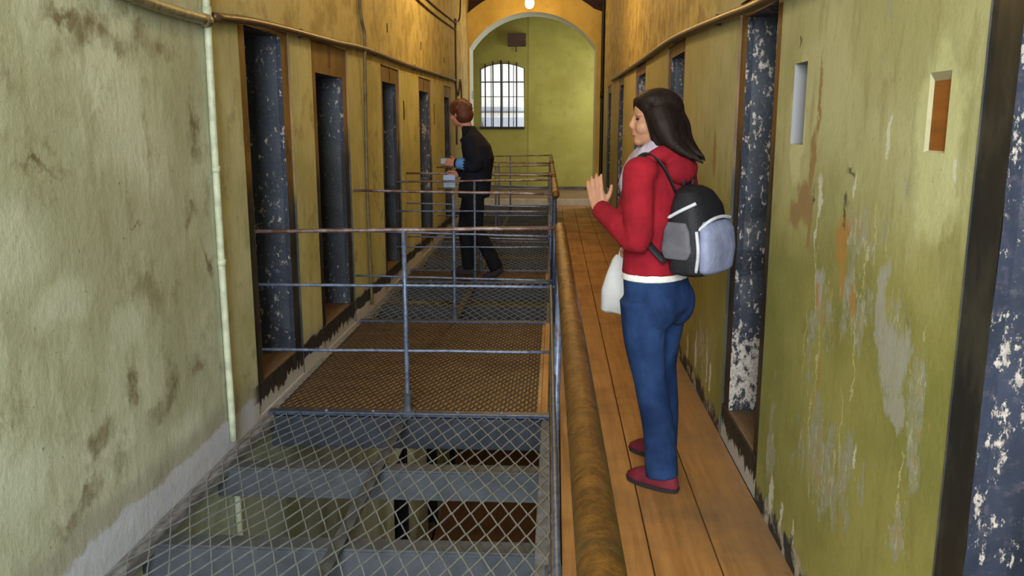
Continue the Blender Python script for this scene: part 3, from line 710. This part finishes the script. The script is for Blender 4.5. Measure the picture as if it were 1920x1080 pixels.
bm = bmesh.new(); sweep(bm, [(-.838, FAR_Y - .04, 3.1), (-.838, FAR_Y - .04, 2.99)], .014, 8); mk('stub_pipe', bm, 'wallbox', t)
bm = bmesh.new(); box(bm, LX - .15 + .0, LX + .04, 15.30, 15.42, 2.0, 2.12); bm.free()
bm = bmesh.new(); box(bm, CX - HW, CX - HW + .012, 15.36, 15.5, 1.95, 2.1); tag(mk('wall_sign', bm, 'sign', bevel=.002), 'small grey sign on the left jamb of the arch', 'sign')

# hanging bulb in front of the arch
t = thing('hanging_bulb', 'lit bare bulb hanging in front of the arch crown', 'lamp', (-.44, 14.2, 3.5))
bm = bmesh.new(); sweep(bm, [(-.44, 14.2, 4.3), (-.44, 14.2, 3.52)], .006, 6); mk('cord', bm, 'black', t)
bm = bmesh.new(); sweep(bm, [(-.44, 14.2, 3.56), (-.44, 14.2, 3.50)], .024, 12); mk('socket', bm, 'black', t)
bm = bmesh.new(); ball(bm, (-.44, 14.2, 3.425), (.074, .074, .088), sub=3); mk('bulb_glass', bm, 'bulb', t, True)

# ------------------------------------------------------------------ people
def blob(name, bm, mat, voxel, parent=None, smooth=6, label=None):
    """fuse overlapping closed shells into one continuous surface"""
    me = bpy.data.meshes.new('tmp'); bmesh.ops.recalc_face_normals(bm, faces=bm.faces); bm.to_mesh(me); bm.free()
    o = bpy.data.objects.new('tmp', me); COL.objects.link(o)
    r = o.modifiers.new('r', 'REMESH'); r.mode = 'VOXEL'; r.voxel_size = voxel; r.use_smooth_shade = True
    if smooth: s = o.modifiers.new('s', 'SMOOTH'); s.factor = .5; s.iterations = smooth
    dg = bpy.context.evaluated_depsgraph_get(); nm = bpy.data.meshes.new_from_object(o.evaluated_get(dg))
    bpy.data.objects.remove(o); bpy.data.meshes.remove(me)
    nm.name = name; nm.materials.clear(); nm.materials.append(M[mat])
    for p in nm.polygons: p.use_smooth = True
    q = bpy.data.objects.new(name, nm); COL.objects.link(q)
    if parent is not None: setpar(q, parent)
    if label: q['label'] = label
    return q
class Fig:
    def __init__(s, base, fwd):
        s.b = Vector(base); s.F = Vector((*fwd, 0)).normalized(); s.L = Vector((0, 0, 1)).cross(s.F); s.R = Matrix((s.F, s.L, Vector((0, 0, 1)))).transposed()
    def p(s, f, l, z): return s.b + s.F * f + s.L * l + Vector((0, 0, z))
    def P(s, pts): return [s.p(*q) for q in pts]
    def loft(s, bm, secs, seg=24, power=2.3):
        """sections (f, l, z, half depth, half width) stacked upward, closed at both ends"""
        rings = []
        for f, l, z, a, b in secs:
            ring = []
            for k in range(seg):
                t = 2 * PI * k / seg; c, sn = math.cos(t), math.sin(t)
                ring.append(bm.verts.new(s.p(f + a * math.copysign(abs(c) ** (2 / power), c), l + b * math.copysign(abs(sn) ** (2 / power), sn), z)))
            rings.append(ring)
        for A, B in zip(rings, rings[1:]):
            for k in range(seg): bm.faces.new((A[k], A[(k + 1) % seg], B[(k + 1) % seg], B[k]))
        bm.faces.new(rings[0][::-1]); bm.faces.new(rings[-1])
    def tube(s, bm, pts, r, n=5, seg=14):
        P = spline(s.P(pts), n); R = []
        for i in range(len(r) - 1):
            for k in range(n): R.append(r[i] + (r[i + 1] - r[i]) * k / n)
        R.append(r[-1]); sweep(bm, P, R, seg)
    def ball(s, bm, c, r, tilt=0, yaw=0, sub=3):
        rot = s.R @ Matrix.Rotation(yaw, 3, 'Z') @ Matrix.Rotation(tilt, 3, 'Y'); ball(bm, s.p(*c), r, rot, sub)

def hand(fig, bm, wrist, d, palm_n, side, curl=.25, scale=1., thumb=1):
    """palm and five separate fingers; d along the fingers, palm_n out of the palm, all in figure space; side = towards the thumb"""
    w = Vector(wrist); d = Vector(d).normalized(); nrm = Vector(palm_n); nrm = (nrm - d * nrm.dot(d)).normalized(); sd = Vector(side); sd = (sd - d * sd.dot(d) - nrm * sd.dot(nrm)).normalized()
    A = lambda a, b, c: tuple(w + (d * a + sd * b + nrm * c) * scale)
    for b, top in ((-.028, .082), (-.010, .088), (.010, .09), (.027, .086)):
        fig.tube(bm, [A(-.01, b * .55, 0), A(.04, b * .9, 0), A(top, b, 0)], [.016 * scale, .015 * scale, .011 * scale], 3, 10)
    for b, ln, c in ((-.031, .056, 1.3), (-.011, .070, 1.05), (.010, .077, .95), (.030, .068, .85)):
        pts = [A(.078, b, 0)]; ang = curl * .5; x, z = .078, 0
        for seg in (.45, .3, .25):
            x += math.cos(ang) * ln * seg; z += math.sin(ang) * ln * seg; pts.append(A(x, b * (1 + (x - .078) * 2.2), z)); ang += curl * c
        fig.tube(bm, pts, [.0095 * scale, .009 * scale, .0083 * scale, .0068 * scale], 3, 8)
    fig.tube(bm, [A(.012, .018, .006), A(.038, .046, .016), A(.066, .06, .024), A(.09, .066, .032)], [.013 * scale, .0115 * scale, .0098 * scale, .0075 * scale], 3, 8)

# --- woman in the red jacket
W = Fig((.42, 3.48, 0), (-.8, .6))
def limb_arm(bm, fig, sh, el, wr, r, k=1.): fig.tube(bm, [sh, tuple((Vector(sh) + Vector(el)) / 2), el, tuple((Vector(el) + Vector(wr)) / 2), wr], [x * k for x in r], 4)
HF = Matrix.Rotation(math.radians(46), 3, 'Z')       # head turned to her left, towards the camera
def hp(f, l, z, c=(.03, 0, 1.515)):
    v = HF @ Vector((f, l, z)); return (c[0] + v.x, c[1] + v.y, c[2] + v.z)
lsh, lel, lwr = (-.005, .165, 1.315), (-.03, .2, 1.05), (.19, .145, 1.165)
rsh, rel, rwr = (-.005, -.165, 1.315), (-.04, -.225, 1.08), (.19, -.19, 1.0)
yawH = math.radians(46)
bm = bmesh.new()
W.ball(bm, hp(-.008, 0, .03), (.092, .074, .088), 0, yawH)                # skull
W.ball(bm, hp(.028, 0, -.035), (.060, .056, .070), .25, yawH)             # face
W.ball(bm, hp(.058, 0, -.078), (.024, .028, .022), 0, yawH)               # chin
W.ball(bm, hp(.088, 0, -.018), (.014, .0115, .018), .5, yawH)             # nose tip
W.tube(bm, [hp(.080, 0, .020), hp(.086, 0, .0), hp(.096, 0, -.018)], [.009, .0095, .010], 3, 8)
for s in (1, -1):
    W.ball(bm, hp(.050, s * .033, -.024), (.034, .030, .034), 0, yawH)     # cheeks
    W.ball(bm, hp(.072, s * .030, .024), (.012, .024, .009), 0, yawH)     # brows
    W.ball(bm, hp(-.012, s * .074, -.008), (.02, .008, .03), 0, yawH)     # ears
W.ball(bm, hp(.078, 0, -.050), (.013, .024, .0085), 0, yawH)              # mouth
W.tube(bm, [(.0, 0, 1.30), (.01, 0, 1.38), (.025, 0, 1.46)], [.06, .05, .05], 4)
W.loft(bm, [(0, 0, .83, .095, .14), (-.01, 0, .92, .09, .125), (0, 0, 1.02, .08, .115), (.01, 0, 1.15, .095, .135), (0, 0, 1.27, .085, .15), (-.005, 0, 1.33, .06, .12), (0, 0, 1.36, .045, .06)])
for sh, el, wr in ((lsh, lel, lwr), (rsh, rel, rwr)): limb_arm(bm, W, sh, el, wr, [.045, .04, .036, .033, .025])
for s in (1, -1):
    l = lambda a: a * s
    hip, kn, an = ((0, .085, .86), (-.035, .078, .47), (-.112, .085, .09)) if s > 0 else ((-.01, -.085, .86), (.04, -.145, .47), (.056, -.205, .09))
    W.tube(bm, [hip, tuple((Vector(hip) + Vector(kn)) / 2), kn, tuple((Vector(kn) + Vector(an)) / 2), an], [.064, .062, .048, .046, .034], 4)
    W.ball(bm, (an[0] + .04, an[1], .042), (.08, .028, .022))
hand(W, bm, lwr, (.30, -.05, 1.0), (.2, -1, 0), (-1, -.2, .2), .22, .95)
hand(W, bm, rwr, (.75, .05, -.6), (-.6, .3, -.5), (.3, .9, .0), 1.15, .95)
woman = blob('person', bm, 'skin', .0048, smooth=4)
tag(woman, 'person in red jacket, jeans and lavender scarf standing on the board walkway', 'person')
for s in (1, -1):
    bm = bmesh.new(); W.ball(bm, hp(.0745, s * .028, .008), (.0075, .0125, .006), 0, yawH, 2); mk('eye', bm, 'eye', woman, True, label='dark eye')
bm = bmesh.new(); W.ball(bm, hp(.0835, 0, -.0475), (.0085, .019, .0045), 0, yawH, 2); W.ball(bm, hp(.082, 0, -.055), (.0085, .016, .0045), 0, yawH, 2); mk('lips', bm, 'lip', woman, True, label='pink lips')
bm = bmesh.new()                                                          # hair, swept back in mid movement
W.ball(bm, hp(-.022, 0, .046), (.102, .088, .086), -.12, yawH)
W.ball(bm, hp(.02, .02, .082), (.062, .06, .042), .35, yawH)
W.ball(bm, hp(.02, -.02, .082), (.062, .06, .042), .35, yawH)
W.ball(bm, hp(-.05, 0, -.02), (.075, .088, .10), 0, yawH)
W.tube(bm, [hp(.058, .035, .085), hp(.042, .072, .04), hp(.018, .086, -.03), hp(-.005, .086, -.10), hp(-.05, .075, -.15)], [.022, .025, .028, .028, .012], 4, 10)
W.tube(bm, [hp(.058, -.035, .085), hp(.042, -.072, .04), hp(.018, -.086, -.03), hp(-.02, -.085, -.10)], [.022, .025, .028, .018], 4, 10)
for l, f1, z1, r in ((0, -.165, 1.375, .04), (.04, -.185, 1.352, .03), (-.04, -.15, 1.36, .036), (.065, -.15, 1.37, .028), (.02, -.13, 1.35, .034), (.05, -.10, 1.36, .03)):
    W.tube(bm, [(-.02, l, 1.56), (-.06, l * 1.1, 1.49), (-.095, l * 1.1, 1.43), (f1 - .02, l - .03, z1)], [.05, .05, r, .006], 4, 10)
hair = blob('hair', bm, 'hair', .007, woman, 3, 'long dark brown hair swept back')
bm = bmesh.new()                                                          # jacket with hood, hem at the hips
W.loft(bm, [(.0, 0, .902, .124, .158), (.0, 0, .93, .122, .154), (.005, 0, 1.0, .115, .142), (.012, 0, 1.1, .12, .15), (.018, 0, 1.19, .126, .165), (.006, 0, 1.27, .108, .175), (-.004, 0, 1.325, .082, .15), (0, 0, 1.365, .062, .085), (.0, 0, 1.375, .055, .07)])
limb_arm(bm, W, lsh, lel, lwr, [.064, .062, .054, .05, .040]); [W.ball(bm, (-.004, q * .145, 1.318), (.072, .07, .062)) for q in (1, -1)]; limb_arm(bm, W, rsh, rel, rwr, [.068, .06, .054, .05, .040])
W.ball(bm, (.095, .06, 1.17), (.05, .055, .06)); W.ball(bm, (.095, -.06, 1.17), (.05, .055, .06))
jacket = blob('jacket', bm, 'red', .008, woman, 6, 'red zip jacket')
bm = bmesh.new(); W.tube(bm, [(.0, .10, 1.365), (-.055, .085, 1.385), (-.085, 0, 1.39), (-.055, -.085, 1.385), (.0, -.10, 1.365)], [.02, .035, .042, .035, .02], 5, 10); W.ball(bm, (-.105, .0, 1.325), (.05, .10, .06)); blob('hood', bm, 'red', .008, jacket, 6)
bm = bmesh.new(); W.loft(bm, [(.0, 0, .876, .124, .160), (.0, 0, .915, .118, .152)]); blob('shirt_hem', bm, 'cotton', .008, woman, 2, 'white shirt hem below the jacket')
bm = bmesh.new()                                                          # scarf wound round the neck
for z, a, r in ((1.378, .070, .026), (1.404, .066, .024)):
    pts = [(.015 + (a + .015) * math.cos(t), (a + .01) * math.sin(t), z + .02 * math.sin(t * 2 + z * 20) - .022 * math.cos(t)) for t in [2 * PI * i / 14 for i in range(15)]]
    W.tube(bm, pts, [r] * 15, 2, 10)
W.tube(bm, [(.09, .02, 1.375), (.115, .03, 1.32), (.132, .04, 1.26), (.134, .045, 1.215)], [.03, .034, .03, .014], 4, 10)
W.tube(bm, [(.09, -.03, 1.37), (.118, -.03, 1.31), (.132, -.03, 1.25)], [.026, .03, .016], 4, 10)
blob('scarf', bm, 'scarf', .007, woman, 3, 'pale lavender scarf')
bm = bmesh.new()                                                          # jeans
W.loft(bm, [(-.012, 0, .70, .09, .13), (-.018, 0, .76, .124, .170), (-.016, 0, .82, .122, .166), (-.002, 0, .875, .118, .154), (0, 0, .898, .114, .148)])
W.ball(bm, (-.072, .075, .77), (.066, .085, .10)); W.ball(bm, (-.072, -.075, .77), (.066, .085, .10))
for hip, kn, an in (((0, .088, .80), (-.035, .078, .46), (-.112, .085, .055)), ((-.01, -.088, .80), (.04, -.145, .46), (.056, -.205, .055))):
    W.tube(bm, [hip, tuple((Vector(hip) + Vector(kn)) / 2 + Vector((.01, 0, 0))), kn, tuple((Vector(kn) + Vector(an)) / 2 + Vector((-.012, 0, 0))), an], [.10, .088, .068, .066, .07], 5, 16)
jeans = blob('jeans', bm, 'jean', .008, woman, 6, 'blue denim jeans')
for an in ((-.112, .085), (.056, -.205)):
    bm = bmesh.new(); W.loft(bm, [(an[0] + .045, an[1], .018, .125, .045), (an[0] + .045, an[1], .035, .123, .044), (an[0] + .03, an[1], .06, .10, .04), (an[0] + .005, an[1], .085, .065, .036), (an[0] - .005, an[1], .10, .045, .03)])
    sh = blob('shoe', bm, 'shoe', .006, woman, 4, 'maroon shoe')
    bm = bmesh.new(); W.loft(bm, [(an[0] + .045, an[1], .001, .122, .043), (an[0] + .045, an[1], .02, .127, .046)]); mk('sole', bm, 'sole', sh)
# backpack
t = thing('backpack', 'charcoal and lavender backpack on the back of the person in red', 'backpack', W.p(-.19, 0, 1.08))
bm = bmesh.new(); W.loft(bm, [(-.205, 0, .915, .04, .10), (-.195, 0, .925, .085, .135), (-.19, 0, 1.0, .092, .142), (-.188, 0, 1.1, .09, .14), (-.18, 0, 1.19, .075, .13), (-.165, 0, 1.245, .05, .10), (-.155, 0, 1.265, .025, .06)], 28, 3.0)
pk = blob('main_compartment', bm, 'pack', .008, t, 4)
bm = bmesh.new(); W.loft(bm, [(-.268, 0, .925, .018, .09), (-.272, 0, .94, .03, .12), (-.275, 0, 1.02, .034, .128), (-.268, 0, 1.10, .032, .122), (-.258, 0, 1.135, .018, .10)], 24, 3.0)
blob('front_pocket', bm, 'packlav', .007, t, 3, 'lavender grey front pocket')
bm = bmesh.new(); W.loft(bm, [(-.17, .142, .985, .05, .012), (-.172, .146, 1.02, .066, .014), (-.17, .144, 1.10, .055, .014), (-.165, .136, 1.13, .04, .010)], 20, 3.0)
blob('side_pocket', bm, 'packgrey', .006, t, 2, 'mid grey side pocket')
for pts in ([(-.125, .13, 1.145), (-.18, .137, 1.175), (-.235, .118, 1.205)], [(-.245, .115, 1.10), (-.282, .09, 1.14), (-.285, 0, 1.15), (-.282, -.09, 1.14)], [(-.25, .125, .94), (-.262, .138, 1.02), (-.25, .135, 1.1)]):
    bm = bmesh.new(); W.tube(bm, pts, [.007] * len(pts), 6, 8); mk('piping', bm, 'packpale', t, True, label='pale reflective piping')
for s in (1, -1):
    bm = bmesh.new(); pts = spline(W.P([(-.115, s * .06, 1.24), (-.075, s * .105, 1.345), (-.01, s * .115, 1.384), (.04, s * .122, 1.34), (.05, s * .13, 1.26), (.03, s * .14, 1.14), (-.05, s * .15, 1.04), (-.12, s * .135, .97)]), 6)
    sweep(bm, pts, .016, 8, True, .3); mk('shoulder_strap', bm, 'pack', t, True)
bm = bmesh.new(); sweep(bm, spline(W.P([(-.13, .03, 1.262), (-.135, .03, 1.295), (-.14, -.03, 1.295), (-.135, -.03, 1.262)]), 4), .007, 8); mk('grab_loop', bm, 'pack', t, True)
# white plastic bag in her far hand
t = thing('carrier_bag', 'white plastic carrier bag hanging at the hip of the person in red', 'bag', W.p(.25, -.2, .65))
bm = bmesh.new()
W.loft(bm, [(.235, -.2, .645, .15, .03), (.24, -.2, .66, .16, .045), (.25, -.2, .75, .142, .05), (.262, -.2, .83, .105, .04), (.275, -.195, .89, .065, .026), (.28, -.195, .915, .036, .02)], 30, 2.6)
for v in bm.verts: v.co += Vector((mnoise.noise(v.co * 17), mnoise.noise(v.co * 17 + Vector((5, 0, 0))), mnoise.noise(v.co * 13 + Vector((0, 9, 0))))) * .012
mk('bag_body', bm, 'bag', t, True)
for dl in (.012, -.012):
    bm = bmesh.new(); sweep(bm, spline(W.P([(.25, -.195 + dl, .89), (.262, -.192 + dl, .945), (.282, -.19 + dl, .95), (.30, -.195 + dl, .89)]), 5), .006, 6); mk('handle', bm, 'bag', t, True)

# --- man in dark clothes on the narrow bridge
G = Fig((-.88, 8.33, 0), (-1, .12))
lsh, lel, lwr = (-.06, .19, 1.385), (-.16, .255, 1.12), (.06, .19, 1.14)
rsh, rel, rwr = (-.04, -.19, 1.385), (-.06, -.26, 1.12), (.12, -.13, 1.02)
GH = (.055, 0, 1.605); gy = math.radians(-20)
def gp(f, l, z):
    v = Matrix.Rotation(gy, 3, 'Z') @ Matrix.Rotation(.22, 3, 'Y') @ Vector((f, l, z)); return (GH[0] + v.x, GH[1] + v.y, GH[2] + v.z)
bm = bmesh.new()
G.ball(bm, gp(-.01, 0, .03), (.096, .078, .092), 0, gy); G.ball(bm, gp(.03, 0, -.04), (.062, .06, .074), .3, gy); G.ball(bm, gp(.062, 0, -.088), (.026, .03, .024), 0, gy)
G.tube(bm, [gp(.082, 0, .02), gp(.092, 0, 0), gp(.104, 0, -.02)], [.009, .011, .012], 3, 8)
for s in (1, -1): G.ball(bm, gp(-.01, s * .078, -.01), (.02, .009, .032), 0, gy); G.ball(bm, gp(.066, s * .036, -.025), (.024, .025, .022), 0, gy); G.ball(bm, gp(.074, s * .03, .026), (.012, .026, .01), 0, gy)
G.ball(bm, gp(.082, 0, -.055), (.013, .025, .009), 0, gy)
G.tube(bm, [(-.06, 0, 1.36), (-.02, 0, 1.46), (.02, 0, 1.55)], [.075, .06, .056], 4)
G.loft(bm, [(-.08, 0, .88, .10, .14), (-.10, 0, 1.0, .09, .13), (-.12, 0, 1.15, .10, .15), (-.10, 0, 1.3, .10, .165), (-.07, 0, 1.4, .07, .13), (-.05, 0, 1.44, .05, .07)])
for sh, el, wr in ((lsh, lel, lwr), (rsh, rel, rwr)): limb_arm(bm, G, sh, el, wr, [.05, .046, .04, .036, .028])
legs = (((-.07, -.09, .92), (.03, -.10, .49), (.0, -.11, .09)), ((-.09, .09, .92), (-.12, .10, .5), (-.33, .11, .13)))
for hip, kn, an in legs:
    G.tube(bm, [hip, tuple((Vector(hip) + Vector(kn)) / 2), kn, tuple((Vector(kn) + Vector(an)) / 2), an], [.085, .072, .052, .05, .036], 4)
hand(G, bm, lwr, (1, -.25, .1), (0, -1, -.3), (0, -.3, 1), .55, 1.0); hand(G, bm, rwr, (.9, .2, -.5), (0, 1, -.2), (.3, .2, 1), .7, 1.0)
man = blob('person', bm, 'skin2', .007, smooth=4)
tag(man, 'person with auburn hair in dark clothes stepping towards the left doors', 'person')
bm = bmesh.new(); G.ball(bm, gp(-.022, 0, .048), (.114, .100, .096), 0, gy); G.ball(bm, gp(-.05, 0, -.02), (.09, .096, .09), 0, gy)
for i in range(44):
    a = random.uniform(0, 2 * PI); e = random.uniform(.0, 1.2); d = Vector((math.cos(a) * math.cos(e) * .1 - .03, math.sin(a) * math.cos(e) * .095, math.sin(e) * .1 + .03)); G.ball(bm, gp(*d), (.026, .02, .02), random.random(), a, 2)
blob('hair', bm, 'hair2', .009, man, 2, 'short tousled auburn hair')
bm = bmesh.new()
G.loft(bm, [(-.08, 0, .80, .155, .19), (-.09, 0, .92, .155, .185), (-.115, 0, 1.05, .145, .175), (-.13, 0, 1.18, .15, .19), (-.105, 0, 1.3, .14, .205), (-.075, 0, 1.39, .10, .17), (-.045, 0, 1.45, .075, .10), (-.03, 0, 1.49, .066, .075)])
limb_arm(bm, G, lsh, lel, lwr, [.078, .07, .064, .058, .045]); limb_arm(bm, G, rsh, rel, rwr, [.078, .07, .064, .058, .045])
coat = blob('coat', bm, 'navy', .01, man, 6, 'dark navy coat')
bm = bmesh.new(); G.tube(bm, [(-.06, .225, 1.128), (-.01, .212, 1.134), (.03, .2, 1.138)], [.058, .057, .052], 4, 12); mk('cuff', bm, 'bluecuff', coat, True, label='bright blue cuff')
bm = bmesh.new()
G.loft(bm, [(-.08, 0, .78, .11, .15), (-.085, 0, .85, .125, .165), (-.085, 0, .92, .12, .16)])
for hip, kn, an in legs: G.tube(bm, [hip, tuple((Vector(hip) + Vector(kn)) / 2), kn, tuple((Vector(kn) + Vector(an)) / 2), (an[0], an[1], an[2] - .03)], [.11, .098, .076, .072, .07], 5, 14)
blob('trousers', bm, 'blacktrouser', .01, man, 6, 'black trousers')
for an, tz in (((.0, -.11), 0.0), ((-.33, .11), 1)):
    bm = bmesh.new()
    if tz: G.tube(bm, [(-.37, .11, .115), (-.31, .11, .06), (-.23, .11, .028), (-.18, .11, .022)], [.04, .045, .036, .018], 5, 12)
    else: G.loft(bm, [(.05, an[1], .002, .14, .048), (.05, an[1], .035, .14, .048), (.03, an[1], .07, .11, .042), (0, an[1], .10, .06, .04)])
    blob('shoe', bm, 'sole', .008, man, 3, 'black shoe')
bm = bmesh.new(); c = G.p(.165, .15, 1.155); box(bm, c.x - .05, c.x + .05, c.y - .012, c.y + .012, c.z - .03, c.z + .03); box(bm, c.x - .02, c.x + .02, c.y + .012, c.y + .03, c.z - .02, c.z + .02)
tag(mk('compact_camera', bm, 'camera', bevel=.005), 'small grey camera held by the person in dark clothes', 'camera')
bm = bmesh.new(); c = G.p(.16, .05, .955); box(bm, c.x - .055, c.x + .06, c.y - .004, c.y + .004, c.z - .055, c.z + .06); box(bm, c.x - .05, c.x + .064, c.y - .012, c.y - .007, c.z - .06, c.z + .05)
tag(mk('folded_leaflet', bm, 'paper', bevel=.002), 'pale blue folded leaflet held low by the person in dark clothes', 'leaflet')

# ------------------------------------------------------------------ light
def lamp(name, kind, loc, energy, color, **kw):
    d = bpy.data.lights.new(name, kind); d.energy = energy; d.color = color
    for k_, v in kw.items(): setattr(d, k_, v)
    o = bpy.data.objects.new(name, d); COL.objects.link(o); o.location = loc; return o
WARM = (1.0, .65, .25)
lamp('bulb_light', 'POINT', (-.44, 14.2, 3.30), 30, WARM, shadow_soft_size=.08)
lamp('gallery_lamp', 'POINT', (-.42, 9.2, 3.5), 118, WARM, shadow_soft_size=.1)
lamp('gallery_lamp', 'POINT', (-.42, 5.4, 3.6), 45, WARM, shadow_soft_size=.1)
a = lamp('back_window_daylight', 'AREA', ((BW[0] + BW[1]) / 2, -2.9, (BW[2] + BW[3]) / 2), 600, (.83, .93, 1.0), shape='RECTANGLE', size=1.7, size_y=2.5); a.rotation_euler = (math.radians(85), 0, 0)
a = lamp('landing_window_daylight', 'AREA', (FX1 - .05, 16.9, 2.1), 66, (.88, .95, 1.0), shape='RECTANGLE', size=1.8, size_y=1.8); a.rotation_euler = (math.radians(90), 0, math.radians(90))
lamp('lower_fill', 'POINT', (-.5, 2.2, -1.4), 18, (.92, .96, 1.0), shadow_soft_size=.3)  # added fill without a visible source, lightens the lower wall
lamp('lower_fill', 'POINT', (-.3, 8.0, -1.6), 14, (1, .85, .65), shadow_soft_size=.3)  # second added fill, farther along the lower storey
wd = bpy.data.worlds.new('sky'); S.world = wd; wd.use_nodes = True
bg = wd.node_tree.nodes['Background']; bg.inputs[0].default_value = (.82, .90, 1.0, 1); bg.inputs[1].default_value = 2.6

# ------------------------------------------------------------------ camera
cam = bpy.data.cameras.new('camera'); co = bpy.data.objects.new('camera', cam); COL.objects.link(co); S.camera = co
cam.sensor_width = 36; cam.lens = 1580 / 1920 * 36; cam.clip_start = .05
co.location = (0, 0, 1.5)
co.rotation_euler = (math.radians(90 - 10.961), 0, math.radians(2.917))
S.view_settings.view_transform = 'Standard'; S.view_settings.look = 'None'; S.view_settings.exposure = 0.0; S.view_settings.gamma = 1.0
